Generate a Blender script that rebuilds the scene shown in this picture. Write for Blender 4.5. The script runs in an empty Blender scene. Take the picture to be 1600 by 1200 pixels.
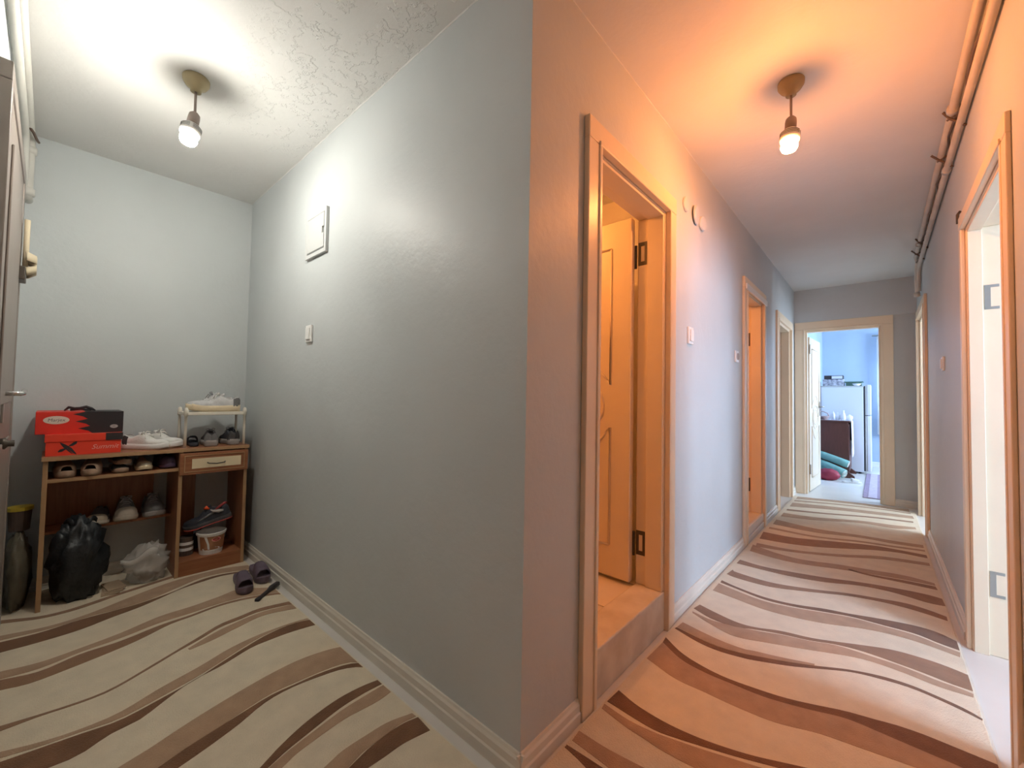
import bpy, bmesh, math, random
from mathutils import Vector, Matrix, noise
random.seed(7)
sc = bpy.context.scene
COL = sc.collection
PI = math.pi

# ------------------------------------------------------------------ camera
FPX = 643.65
CAM = Vector((0.7875, -0.9478, 1.1092))
YAW, PITCH, ROLL = math.radians(41.73), math.radians(1.87), math.radians(1.04)
FW = Vector((-math.sin(YAW)*math.cos(PITCH), math.cos(YAW)*math.cos(PITCH), math.sin(PITCH)))
_r = Vector((math.cos(YAW), math.sin(YAW), 0)); _u = _r.cross(FW)
RT = _r*math.cos(ROLL) + _u*math.sin(ROLL)
UP = -_r*math.sin(ROLL) + _u*math.cos(ROLL)
cd = bpy.data.cameras.new('camera'); cam = bpy.data.objects.new('camera', cd); COL.objects.link(cam)
cd.sensor_width = 36; cd.lens = FPX*36/1600; cd.clip_start = 0.01
cam.matrix_world = Matrix(((RT.x, UP.x, -FW.x, CAM.x), (RT.y, UP.y, -FW.y, CAM.y), (RT.z, UP.z, -FW.z, CAM.z), (0, 0, 0, 1)))
sc.camera = cam
sc.view_settings.view_transform = 'Standard'; sc.view_settings.look = 'None'
sc.view_settings.exposure = 0.45; sc.view_settings.gamma = 1.0
sc.view_settings.use_curve_mapping = False

# ------------------------------------------------------------------ world and daylight
w = bpy.data.worlds.new('world'); sc.world = w; w.use_nodes = True
w.node_tree.nodes['Background'].inputs[0].default_value = (0.62, 0.78, 1.0, 1)
w.node_tree.nodes['Background'].inputs[1].default_value = 1.2
LAMP_LEFT = ((1.0, 0.95, 0.85), 500.0)
LAMP_RIGHT = ((1.0, 0.31, 0.075), 520.0)
LAMP_BATH = ((1.0, 0.34, 0.075), 520.0)
def window_light(name, loc, rot, sx, sy, power, col=(0.55, 0.74, 1.0)):
    l = bpy.data.lights.new(name, 'AREA'); l.shape = 'RECTANGLE'; l.size = sx; l.size_y = sy
    l.energy = power; l.color = col
    o = bpy.data.objects.new(name, l); COL.objects.link(o); o.location = loc; o.rotation_euler = rot
window_light('window_side_room_offscreen', (3.98, 0.55, 1.5), (0, PI/2, 0), 1.3, 1.1, 170, (0.58, 0.75, 1.0))
window_light('window_far_side_room_offscreen', (3.38, 4.25, 1.5), (0, PI/2, 0), 1.3, 1.2, 115, (0.75, 0.85, 1.0))
window_light('window_end_room_offscreen', (3.38, 7.1, 1.5), (0, PI/2, 0), 1.4, 1.6, 190)
window_light('window_behind_curtain', (1.35, 8.98, 1.5), (-PI/2, 0, 0), 0.9, 1.5, 60)

# ------------------------------------------------------------------ materials
M = {}
def mat(name, col, rough=0.6, var=0.0, vscale=8, bump=0.0, bscale=60, metal=0.0, spec=0.5, col2=None, trans=0.0, alpha=1.0, stretch=None, bdetail=4, coat=0.0, sheen=0.0, emit=None, estr=0):
    m = bpy.data.materials.new(name); m.use_nodes = True
    nt = m.node_tree; b = nt.nodes['Principled BSDF']; L = nt.links
    b.inputs['Roughness'].default_value = rough; b.inputs['Metallic'].default_value = metal
    b.inputs['Specular IOR Level'].default_value = spec
    b.inputs['Coat Weight'].default_value = coat
    b.inputs['Sheen Weight'].default_value = sheen
    if trans: b.inputs['Transmission Weight'].default_value = trans
    if alpha < 1: b.inputs['Alpha'].default_value = alpha
    tc = nt.nodes.new('ShaderNodeTexCoord'); src = tc.outputs['Object']
    if stretch:
        mp = nt.nodes.new('ShaderNodeMapping'); mp.inputs['Scale'].default_value = stretch
        L.new(src, mp.inputs['Vector']); src = mp.outputs['Vector']
    if var or col2:
        n = nt.nodes.new('ShaderNodeTexNoise'); n.inputs['Scale'].default_value = vscale; n.inputs['Detail'].default_value = 5
        L.new(src, n.inputs['Vector'])
        r = nt.nodes.new('ShaderNodeValToRGB')
        c2 = col2 if col2 else tuple(max(0, c*(1-var)) for c in col)
        c1 = col if col2 else tuple(min(1, c*(1+var)) for c in col)
        r.color_ramp.elements[0].position = 0.3; r.color_ramp.elements[1].position = 0.7
        r.color_ramp.elements[0].color = (*c2, 1); r.color_ramp.elements[1].color = (*c1, 1)
        L.new(n.outputs['Fac'], r.inputs['Fac']); L.new(r.outputs['Color'], b.inputs['Base Color'])
    else:
        b.inputs['Base Color'].default_value = (*col, 1)
    if bump:
        n2 = nt.nodes.new('ShaderNodeTexNoise'); n2.inputs['Scale'].default_value = bscale; n2.inputs['Detail'].default_value = bdetail
        L.new(src, n2.inputs['Vector'])
        bp = nt.nodes.new('ShaderNodeBump'); bp.inputs['Strength'].default_value = bump; bp.inputs['Distance'].default_value = 0.01
        L.new(n2.outputs['Fac'], bp.inputs['Height']); L.new(bp.outputs['Normal'], b.inputs['Normal'])
    if emit:
        b.inputs['Emission Color'].default_value = (*emit, 1); b.inputs['Emission Strength'].default_value = estr
    M[name] = m
    return m

def plaster(name, col, rough, patch, spec=0.5):
    """painted plaster: fine grain, trowel waves, and flaking patches with a shape of their own"""
    m = bpy.data.materials.new(name); m.use_nodes = True; nt = m.node_tree; b = nt.nodes['Principled BSDF']; L = nt.links
    b.inputs['Roughness'].default_value = rough; b.inputs['Specular IOR Level'].default_value = spec
    tc = nt.nodes.new('ShaderNodeTexCoord')
    def nz(scale, detail, rgh=0.5):
        n = nt.nodes.new('ShaderNodeTexNoise'); n.inputs['Scale'].default_value = scale; n.inputs['Detail'].default_value = detail
        n.inputs['Roughness'].default_value = rgh; L.new(tc.outputs['Object'], n.inputs['Vector']); return n.outputs['Fac']
    def mth(op, a, bb):
        n = nt.nodes.new('ShaderNodeMath'); n.operation = op
        for i, v in enumerate((a, bb)):
            if isinstance(v, (int, float)): n.inputs[i].default_value = v
            else: L.new(v, n.inputs[i])
        return n.outputs[0]
    h = mth('ADD', mth('MULTIPLY', nz(3.2, 3), 0.55), mth('MULTIPLY', nz(38, 4), 0.10))
    h = mth('ADD', h, mth('MULTIPLY', nz(140, 2), 0.02))
    if patch:
        x0, x1, y0, y1 = patch
        sep = nt.nodes.new('ShaderNodeSeparateXYZ'); L.new(tc.outputs['Object'], sep.inputs[0])
        def ramp(sock, a, c):
            n = nt.nodes.new('ShaderNodeMapRange'); n.inputs[1].default_value = a; n.inputs[2].default_value = c
            n.clamp = True; L.new(sock, n.inputs[0]); return n.outputs[0]
        mk = mth('MULTIPLY', ramp(sep.outputs[0], x0-0.25, x0+0.2), ramp(sep.outputs[0], x1+0.25, x1-0.2))
        mk = mth('MULTIPLY', mk, ramp(sep.outputs[1], y0-0.12, y0+0.15))
        fl = nt.nodes.new('ShaderNodeValToRGB'); fl.color_ramp.elements[0].position = 0.52; fl.color_ramp.elements[1].position = 0.56
        L.new(nz(13, 5, 0.62), fl.inputs['Fac'])
        h = mth('ADD', h, mth('MULTIPLY', mth('MULTIPLY', fl.outputs['Color'], mk), 0.32))
    bp = nt.nodes.new('ShaderNodeBump'); bp.inputs['Strength'].default_value = 0.55; bp.inputs['Distance'].default_value = 0.02
    L.new(h, bp.inputs['Height']); L.new(bp.outputs['Normal'], b.inputs['Normal'])
    r = nt.nodes.new('ShaderNodeValToRGB'); r.color_ramp.elements[0].position = 0.3; r.color_ramp.elements[1].position = 0.72
    r.color_ramp.elements[0].color = (*[c*0.95 for c in col], 1); r.color_ramp.elements[1].color = (*[min(1, c*1.04) for c in col], 1)
    L.new(nz(1.7, 4), r.inputs['Fac']); L.new(r.outputs['Color'], b.inputs['Base Color'])
    M[name] = m

plaster('wall_paint', (0.585, 0.625, 0.635), 0.48, None, 0.4)
plaster('wall_paint_blue', (0.42, 0.52, 0.66), 0.5, None)
plaster('ceiling_paint', (0.78, 0.78, 0.76), 0.6, (-1.7, -0.35, -0.42, 0))
plaster('bath_paint', (0.75, 0.70, 0.62), 0.5, None)
mat('floor_laminate', (0.70, 0.67, 0.63), 0.35, 0.05, 3, 0.03, 20)
mat('baseboard_cream', (0.74, 0.70, 0.62), 0.4, 0.05, 6)
mat('baseboard_white', (0.78, 0.78, 0.78), 0.35)
mat('door_cream', (0.84, 0.70, 0.52), 0.35, 0.03, 4, 0.04, 25)
mat('marble', (0.74, 0.66, 0.54), 0.3, col2=(0.55, 0.46, 0.35), vscale=9)
mat('tile_beige', (0.72, 0.62, 0.48), 0.3, 0.06, 5)
mat('rug_cream', (0.76, 0.66, 0.50), 0.95, 0.06, 14, 0.5, 220, spec=0.1, sheen=0.2)
mat('rug_tan', (0.46, 0.305, 0.195), 0.95, 0.10, 18, 0.5, 220, spec=0.1, sheen=0.2)
mat('rug_brown', (0.31, 0.175, 0.10), 0.95, 0.12, 18, 0.5, 220, spec=0.1, sheen=0.2)
mat('rug_dark', (0.21, 0.105, 0.055), 0.95, 0.14, 18, 0.5, 220, spec=0.1, sheen=0.2)
mat('rug_edge', (0.74, 0.70, 0.62), 0.95, 0.05, 14, 0.3, 200, spec=0.1)
mat('steel', (0.45, 0.43, 0.40), 0.35, metal=0.9)
mat('chrome', (0.75, 0.75, 0.75), 0.15, metal=1.0)
mat('dark_metal', (0.10, 0.085, 0.07), 0.45, metal=0.6)
mat('switch_white', (0.86, 0.86, 0.84), 0.3)
mat('panel_paint', (0.58, 0.60, 0.60), 0.5)
mat('pipe_paint', (0.60, 0.56, 0.50), 0.5, 0.12, 6, 0.2, 30)
mat('pipe_white', (0.66, 0.65, 0.60), 0.45, 0.06, 6, 0.2, 30)
mat('cable', (0.14, 0.10, 0.075), 0.6)
mat('brass_rose', (0.36, 0.29, 0.16), 0.5)
mat('socket_brown', (0.30, 0.24, 0.21), 0.5)
mat('bulb_base', (0.85, 0.84, 0.80), 0.4)
mat('ink', (0.12, 0.11, 0.11), 0.5)
def emis(name, col, s):
    m = bpy.data.materials.new(name); m.use_nodes = True; nt = m.node_tree
    e = nt.nodes.new('ShaderNodeEmission'); e.inputs[0].default_value = (*col, 1); e.inputs[1].default_value = s
    nt.links.new(e.outputs[0], nt.nodes['Material Output'].inputs[0]); M[name] = m
emis('glow_left', *LAMP_LEFT); emis('glow_right', *LAMP_RIGHT); emis('glow_bath', *LAMP_BATH)
# desk and goods
mat('desk_wood', (0.36, 0.145, 0.065), 0.4, col2=(0.27, 0.10, 0.045), vscale=5, stretch=(14, 1.2, 14), bump=0.03, bscale=20)
mat('desk_inside', (0.36, 0.145, 0.065), 0.4, col2=(0.27, 0.10, 0.045), vscale=5, stretch=(14, 14, 1.2))
mat('desk_edge', (0.42, 0.25, 0.125), 0.45, 0.1, 10)
mat('inlay_cream', (0.80, 0.68, 0.46), 0.4, 0.03, 8)
mat('box_red', (0.72, 0.035, 0.022), 0.45, 0.08, 6)
mat('box_red_bright', (0.85, 0.06, 0.03), 0.4)
mat('box_black', (0.03, 0.025, 0.028), 0.5)
mat('print_cream', (0.80, 0.68, 0.58), 0.5)
mat('print_pink', (0.92, 0.42, 0.36), 0.5)
mat('print_grey', (0.45, 0.42, 0.40), 0.5)
mat('shoe_white', (0.80, 0.79, 0.76), 0.5, 0.04, 20, 0.15, 90)
mat('shoe_silver', (0.62, 0.62, 0.62), 0.35, 0.15, 25, 0.15, 90)
mat('lace_white', (0.84, 0.82, 0.78), 0.8)
mat('lace_grey', (0.35, 0.35, 0.36), 0.8)
mat('sole_white', (0.82, 0.81, 0.79), 0.5)
mat('sole_cream', (0.74, 0.62, 0.42), 0.55, 0.08, 15)
mat('sole_grey', (0.30, 0.27, 0.25), 0.6)
mat('sole_beige', (0.48, 0.42, 0.34), 0.6)
mat('sole_red', (0.50, 0.08, 0.06), 0.5)
mat('shoe_navy', (0.035, 0.037, 0.05), 0.7, 0.3, 30, 0.3, 150)
mat('shoe_charcoal', (0.06, 0.055, 0.058), 0.7, 0.3, 30, 0.3, 150)
mat('shoe_grey', (0.17, 0.165, 0.165), 0.7, 0.2, 30, 0.3, 150)
mat('shoe_tan', (0.40, 0.27, 0.19), 0.7, 0.15, 20, 0.2, 90)
mat('shoe_beige', (0.44, 0.37, 0.27), 0.7, 0.1, 20, 0.2, 90)
mat('shoe_purple', (0.085, 0.055, 0.105), 0.55, 0.2, 25, 0.1, 60)
mat('clog_purple', (0.135, 0.10, 0.135), 0.55, 0.12, 25, 0.1, 60)
mat('lining_dark', (0.02, 0.018, 0.022), 0.9)
mat('orange', (0.95, 0.12, 0.03), 0.5)
mat('red_fabric', (0.40, 0.06, 0.06), 0.7)
mat('rack_cream', (0.80, 0.76, 0.66), 0.4)
mat('bag_black', (0.014, 0.017, 0.02), 0.42, 0.3, 8, 0.6, 22)
mat('bag_clear', (0.80, 0.77, 0.73), 0.25, 0.06, 12, 0.3, 40, alpha=0.42)
mat('bag_olive', (0.16, 0.14, 0.10), 0.3, 0.3, 9, 0.4, 30, alpha=0.85)
mat('yellow', (0.55, 0.42, 0.05), 0.4)
mat('bucket_white', (0.84, 0.82, 0.80), 0.35)
mat('bucket_label', (0.38, 0.17, 0.085), 0.4, 0.15, 14)
mat('cardboard', (0.44, 0.32, 0.21), 0.8, 0.1, 8)
mat('clutter_brown', (0.10, 0.07, 0.055), 0.8, 0.3, 12)
mat('entry_door', (0.30, 0.255, 0.225), 0.4, 0.06, 5)
mat('ribbon', (0.72, 0.62, 0.44), 0.7)
mat('fridge_white', (0.72, 0.74, 0.78), 0.3)
mat('fridge_seal', (0.03, 0.03, 0.035), 0.5)
mat('fridge_trim', (0.50, 0.50, 0.47), 0.4)
mat('cabinet_brown', (0.115, 0.038, 0.025), 0.4, 0.12, 7, stretch=(6, 6, 1))
mat('lace_cloth', (0.78, 0.76, 0.82), 0.8, 0.14, 60, 0.5, 90)
mat('carpet_green', (0.20, 0.40, 0.36), 0.9, 0.16, 12, 0.4, 120)
mat('bag_red', (0.34, 0.03, 0.055), 0.55, 0.2, 8, 0.3, 20)
mat('rug_purple', (0.34, 0.26, 0.36), 0.95, 0.15, 30, 0.4, 160)
mat('rug_lilac', (0.56, 0.48, 0.58), 0.95, 0.12, 30, 0.4, 160)
mat('curtain', (0.86, 0.90, 0.95), 0.8, alpha=0.75)
mat('porcelain', (0.82, 0.82, 0.84), 0.25)
mat('basket_pink', (0.45, 0.32, 0.31), 0.7, 0.15, 30)
mat('box_pattern', (0.72, 0.72, 0.78), 0.6, col2=(0.14, 0.14, 0.18), vscale=26)
mat('box_green', (0.12, 0.22, 0.17), 0.5)
mat('wood_board', (0.13, 0.07, 0.06), 0.5, 0.1, 10)
mat('glass_pane', (0.9, 0.95, 1.0), 0.05, alpha=0.12)

# ------------------------------------------------------------------ mesh helpers
class MB:
    def __init__(s): s.v = []; s.f = []
    def add(s, vs, fs):
        o = len(s.v); s.v += [tuple(p) for p in vs]; s.f += [tuple(i+o for i in f) for f in fs]; return s
    def box(s, x0, x1, y0, y1, z0, z1):
        x0, x1 = sorted((x0, x1)); y0, y1 = sorted((y0, y1)); z0, z1 = sorted((z0, z1))
        return s.add([(x0,y0,z0),(x1,y0,z0),(x1,y1,z0),(x0,y1,z0),(x0,y0,z1),(x1,y0,z1),(x1,y1,z1),(x0,y1,z1)],
              [(0,3,2,1),(4,5,6,7),(0,1,5,4),(1,2,6,5),(2,3,7,6),(3,0,4,7)])
    def rings(s, rs, cap=True, closed=True):
        n = len(rs[0]); vs = [p for r in rs for p in r]; fs = []
        for i in range(len(rs)-1):
            for j in range(n if closed else n-1):
                k = (j+1) % n
                fs.append((i*n+j, i*n+k, (i+1)*n+k, (i+1)*n+j))
        if cap and closed:
            fs.append(tuple(range(n))[::-1]); fs.append(tuple((len(rs)-1)*n+j for j in range(n)))
        return s.add(vs, fs)
    def tube(s, path, r, n=8, cap=True):
        path = [Vector(p) for p in path]; rs = []
        prev = None
        for i, p in enumerate(path):
            t = (path[min(i+1, len(path)-1)] - path[max(i-1, 0)]).normalized()
            a = prev if prev is not None else (Vector((0,0,1)) if abs(t.z) < 0.9 else Vector((1,0,0)))
            b = t.cross(a)
            if b.length < 1e-5: a = Vector((0,1,0)); b = t.cross(a)
            b.normalize(); a = b.cross(t).normalized(); prev = a
            rr = r[i] if isinstance(r, (list, tuple)) else r
            rs.append([p + (a*math.cos(2*PI*j/n) + b*math.sin(2*PI*j/n))*rr for j in range(n)])
        return s.rings(rs, cap)
    def lathe(s, prof, n=20, c=(0,0,0), cap=True):
        return s.rings([[(c[0]+r*math.cos(2*PI*j/n), c[1]+r*math.sin(2*PI*j/n), c[2]+z) for j in range(n)] for r, z in prof], cap)
    def prism(s, pts, d):
        """closed polygon of 3D points pushed along vector d"""
        d = Vector(d); n = len(pts); a = [Vector(p) for p in pts]
        vs = a + [p+d for p in a]
        return s.add(vs, [tuple(range(n))[::-1], tuple(range(n, 2*n))] + [(i, (i+1) % n, n+(i+1) % n, n+i) for i in range(n)])
    def build(s, name, m, parent=None, smooth=False, bevel=0, sub=0, matrix=None):
        me = bpy.data.meshes.new(name); me.from_pydata(s.v, [], s.f)
        bm = bmesh.new(); bm.from_mesh(me); bmesh.ops.recalc_face_normals(bm, faces=bm.faces); bm.to_mesh(me); bm.free()
        if matrix is not None: me.transform(matrix)
        o = bpy.data.objects.new(name, me); COL.objects.link(o)
        me.materials.append(M[m] if isinstance(m, str) else m)
        if smooth:
            for p in me.polygons: p.use_smooth = True
        if bevel:
            b = o.modifiers.new('bevel', 'BEVEL'); b.width = bevel; b.segments = 2; b.limit_method = 'ANGLE'; b.angle_limit = math.radians(40)
        if sub:
            b = o.modifiers.new('sub', 'SUBSURF'); b.levels = sub; b.render_levels = sub
        if parent is not None: o.parent = parent
        return o
def box(name, m, parent, x0, x1, y0, y1, z0, z1, bevel=0.0):
    return MB().box(x0, x1, y0, y1, z0, z1).build(name, m, parent, bevel=bevel)
def thing(name, label, cat, loc=(0,0,0), rotz=0, group=None, kind=None):
    o = bpy.data.objects.new(name, None); COL.objects.link(o); o.location = loc; o.rotation_euler = (0, 0, rotz)
    o.empty_display_size = 0.05
    return tag(o, label, cat, group, kind)
def tag(o, label, cat=None, group=None, kind=None):
    o['label'] = label
    if cat: o['category'] = cat
    if group: o['group'] = group
    if kind: o['kind'] = kind
    return o
def struct(o, label):
    o['label'] = label; o['kind'] = 'structure'; return o
def lerp(tab, t):
    for i in range(len(tab)-1):
        if t <= tab[i+1][0]:
            a, b = tab[i], tab[i+1]; k = (t-a[0])/(b[0]-a[0]) if b[0] > a[0] else 0
            return a[1] + (b[1]-a[1])*k
    return tab[-1][1]
def text_mesh(body, size, m, parent, matrix, shear=0, name='lettering'):
    cu = bpy.data.curves.new('t', 'FONT'); cu.body = body; cu.size = size; cu.align_x = 'CENTER'; cu.align_y = 'CENTER'; cu.shear = shear; cu.extrude = 0.0004
    cu.resolution_u = 3
    t = bpy.data.objects.new('t', cu); COL.objects.link(t)
    me = bpy.data.meshes.new_from_object(t.evaluated_get(bpy.context.evaluated_depsgraph_get()))
    bpy.data.objects.remove(t); bpy.data.curves.remove(cu)
    me.transform(matrix); me.materials.clear(); me.materials.append(M[m])
    o = bpy.data.objects.new(name, me); COL.objects.link(o); o.parent = parent; return o

# ------------------------------------------------------------------ room shell
H = 2.5; LX = 2.66; WY = 1.095; XC = 1.0956; YE = 5.236; T = 0.14
struct(MB().box(-4.0, 5.0, -2.0, 10.0, -0.12, 0.0).build('floor', 'floor_laminate'), 'pale floor along the hall, seen beside the striped rugs')
# the ceiling edge is bulged a little as in old plaster
struct(MB().box(-4.0, 5.0, -2.0, 10.0, H, H+0.12).build('ceiling', 'ceiling_paint'), 'white flaking plaster ceiling over the hall')

def wall(name, label, boxes, m='wall_paint'):
    mb = MB()
    for b in boxes: mb.box(*b)
    return struct(mb.build(name, m), label)
wall('wall_back', 'grey wall behind the shoe desk', [(-LX-T, -LX, -WY-T, T, 0, H)])
wall('wall_left', 'long grey wall with the flush fuse panel and one switch', [(-LX, 0, 0, T, 0, H)])
D1 = (0.378, 1.078, 2.06); D2 = (2.675, 3.33, 2.01); D3 = (4.05, 4.89, 1.98)
wall('wall_corridor_left', 'grey corridor wall with three doorways and round caps', [
    (-T, 0, T, D1[0], 0, H), (-T, 0, D1[0], D1[1], D1[2], H), (-T, 0, D1[1], D2[0], 0, H), (-T, 0, D2[0], D2[1], D2[2], H),
    (-T, 0, D2[1], D3[0], 0, H), (-T, 0, D3[0], D3[1], D3[2], H), (-T, 0, D3[1], YE, 0, H)])
DE = (0.095, 0.82, 2.01)
wall('wall_end', 'grey wall around the doorway at the corridor end', [
    (-T, DE[0], YE, YE+T, 0, H), (DE[0], DE[1], YE, YE+T, DE[2], H), (DE[1], XC+T, YE, YE+T, 0, H),
    (0.0, XC, YE-0.018, YE, 2.10, H)])
D4 = (1.035, 1.905, 1.955); D5 = (4.03, 4.90, 1.98); D8 = (-0.98, -0.16, 1.98)  # the last opening is an added, unseen doorway
wall('wall_right', 'corridor wall with the pipes and two doorways', [
    (XC, XC+T, -WY-T, D8[0], 0, H), (XC, XC+T, D8[0], D8[1], D8[2], H), (XC, XC+T, D8[1], D4[0], 0, H), (XC, XC+T, D4[0], D4[1], D4[2], H), (XC, XC+T, D4[1], D5[0], 0, H),
    (XC, XC+T, D5[0], D5[1], D5[2], H), (XC, XC+T, D5[1], YE, 0, H)])
wall('wall_front', 'grey wall holding the entrance door beside the shoe desk', [(-LX, XC, -WY-T, -WY, 0, H)])
# rooms behind the doorways
wall('wall_bathroom', 'light walls of the small room behind the first doorway', [(-1.65, -1.55, T, 1.75, 0, H), (-1.55, -T, 1.65, 1.75, 0, H)], 'bath_paint')
wall('wall_second_room', 'light walls of the room behind the second doorway', [(-1.65, -1.55, 1.75, 3.75, 0, H), (-1.55, -T, 3.65, 3.75, 0, H)], 'bath_paint')
wall('wall_small_room', 'walls of the room behind the third doorway', [(-2.6, -2.5, 3.75, YE+T, 0, H), (-2.5, -T, YE, YE+T, 0, H), (-2.5, -1.55, 3.65, 3.75, 0, H)])
wall('wall_side_room', 'walls of the bright room behind the right doorway', [(3.8, 3.9, -0.1, 0.0, 0, H), (3.8, 3.9, 1.1, 3.2, 0, H), (3.8, 3.9, 0.0, 1.1, 0, 0.85), (3.8, 3.9, 0.0, 1.1, 2.15, H),
    (XC+T, 3.8, -0.2, -0.1, 0, H), (XC+T, 3.8, 3.2, 3.3, 0, H)])
wall('wall_added_room', 'unseen walls of the room added behind the added doorway facing the shoe desk', [(3.8, 3.9, -2.0, -0.2, 0, H),
    (XC+T, 3.8, -2.0, -1.9, 0, H), (XC, XC+T, -2.0, -WY-T, 0, H)])  # unseen room added with its doorway for fill light, now closed and dark
wall('wall_far_side_room', 'walls of the room behind the far right doorway', [(3.2, 3.3, 3.3, 3.65, 0, H), (3.2, 3.3, 4.85, YE, 0, H), (3.2, 3.3, 3.65, 4.85, 0, 0.85), (3.2, 3.3, 3.65, 4.85, 2.15, H),
    (XC+T, 3.3, YE, YE+T, 0, H)])
YB = 8.77
wall('wall_end_room', 'pale blue walls of the room beyond the corridor', [(-0.11, -0.01, YE+T, YB, 0, H), (-0.11, 0.9, YB, YB+0.1, 0, H), (0.9, 1.8, YB, YB+0.1, 0, 0.72), (0.9, 1.8, YB, YB+0.1, 2.22, H),
    (1.8, 3.3, YB, YB+0.1, 0, H), (3.2, 3.3, YE+T, 6.3, 0, H), (3.2, 3.3, 7.9, YB, 0, H), (3.2, 3.3, 6.3, 7.9, 0, 0.8), (3.2, 3.3, 6.3, 7.9, 2.2, H)], 'wall_paint_blue')
def window(n, axis, c, a0, a1, z0, z1, label):
    """window frame and panes in plane axis=c"""
    def bx(p, q, r, s, d0, d1):
        return (d0, d1, p, q, r, s) if axis == 'x' else (p, q, d0, d1, r, s)
    mb = MB(); fw = 0.05; mid = (a0+a1)/2
    for p, q, r, s in ((a0, a0+fw, z0, z1), (a1-fw, a1, z0, z1), (a0+fw, a1-fw, z0, z0+fw), (a0+fw, a1-fw, z1-fw, z1), (mid-0.03, mid+0.03, z0+fw, z1-fw)):
        mb.box(*bx(p, q, r, s, c-0.03, c+0.03))
    o = struct(mb.build('window_%d' % n, 'baseboard_white'), label)
    for p, q in ((a0+fw, mid-0.03), (mid+0.03, a1-fw)):
        MB().box(*bx(p, q, z0+fw, z1-fw, c-0.003, c+0.003)).build('pane', 'glass_pane', o)
window(1, 'x', 3.85, 0.0, 1.1, 0.85, 2.15, 'white framed window of the side room')
window(2, 'x', 3.25, 3.65, 4.85, 0.85, 2.15, 'white framed window of the far side room')
window(3, 'x', 3.25, 6.3, 7.9, 0.8, 2.2, 'white framed window in the side of the end room')
window(4, 'y', YB+0.05, 0.9, 1.8, 0.72, 2.22, 'white framed window behind the sheer curtain')

bd = []
for i in range(90):
    x = -LX+LX*i/89; k = .002+.006*abs(noise.noise(Vector((x*5.1, 2.2, 0))))+.004*abs(noise.noise(Vector((x*19, 7.2, 0))))
    bd.append([(x, .002, H+.002), (x, -k*1.3, H+.001), (x, -k*.45, H-k*.35), (x, .002, H-k*.9)])
struct(MB().rings(bd).build('trim_1', 'ceiling_paint', smooth=True), 'uneven plaster bead where the long grey wall meets the ceiling')
bd = []
for i in range(120):
    y = YE*i/119; k = .002+.005*abs(noise.noise(Vector((y*4.1, 9.2, 0))))
    bd.append([(-.002, y, H+.002), (k*1.3, y, H+.001), (k*.45, y, H-k*.35), (-.002, y, H-k*.9)])
struct(MB().rings(bd).build('trim_2', 'ceiling_paint', smooth=True), 'uneven plaster bead along the top of the corridor wall')
# baseboards with a stepped moulding profile
def baseboard(name, axis, c, side, a0, a1, m, label, h=0.078):
    """runs along the other axis at plane axis=c; side = +1/-1 towards the room"""
    prof = [(0, 0), (0.017, 0), (0.017, h*0.45), (0.013, h*0.52), (0.013, h*0.80), (0.008, h*0.9), (0.006, h), (0, h)]
    rs = []
    for a in (a0, a1):
        rs.append([(c+side*d, a, z) if axis == 'x' else (a, c+side*d, z) for d, z in prof])
    return struct(MB().rings(rs).build(name, m), label)
baseboard('baseboard_left', 'y', 0, -1, -LX, 0.017, 'baseboard_cream', 'cream moulded baseboard under the long grey wall')
baseboard('baseboard_corner', 'x', 0, 1, -0.017, 0.30, 'baseboard_cream', 'short cream baseboard between the wall corner and the first doorway')
baseboard('baseboard_back', 'x', -LX, 1, -WY, -0.017, 'baseboard_cream', 'cream baseboard behind the shoe desk')
baseboard('baseboard_corridor_left', 'x', 0, 1, 1.156, 2.605, 'baseboard_cream', 'cream moulded baseboard between the first and second doorways')
baseboard('baseboard_corridor_far', 'x', 0, 1, 3.40, 3.975, 'baseboard_cream', 'short cream baseboard between the second and third doorways')
baseboard('baseboard_corridor_end', 'x', 0, 1, 4.968, YE, 'baseboard_cream', 'tiny cream baseboard beside the end doorway')
baseboard('baseboard_end', 'y', YE, -1, 0.90, XC, 'baseboard_cream', 'short cream baseboard right of the end doorway')
baseboard('baseboard_right', 'x', XC, -1, 1.975, 3.95, 'baseboard_cream', 'cream baseboard between the two right doorways')
baseboard('baseboard_right_near', 'x', XC, -1, -0.085, 0.972, 'baseboard_cream', 'cream baseboard under the near right wall')
baseboard('baseboard_end_room', 'y', YB, -1, 0.0, 3.2, 'baseboard_white', 'white baseboard at the back of the end room', 0.09)

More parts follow.
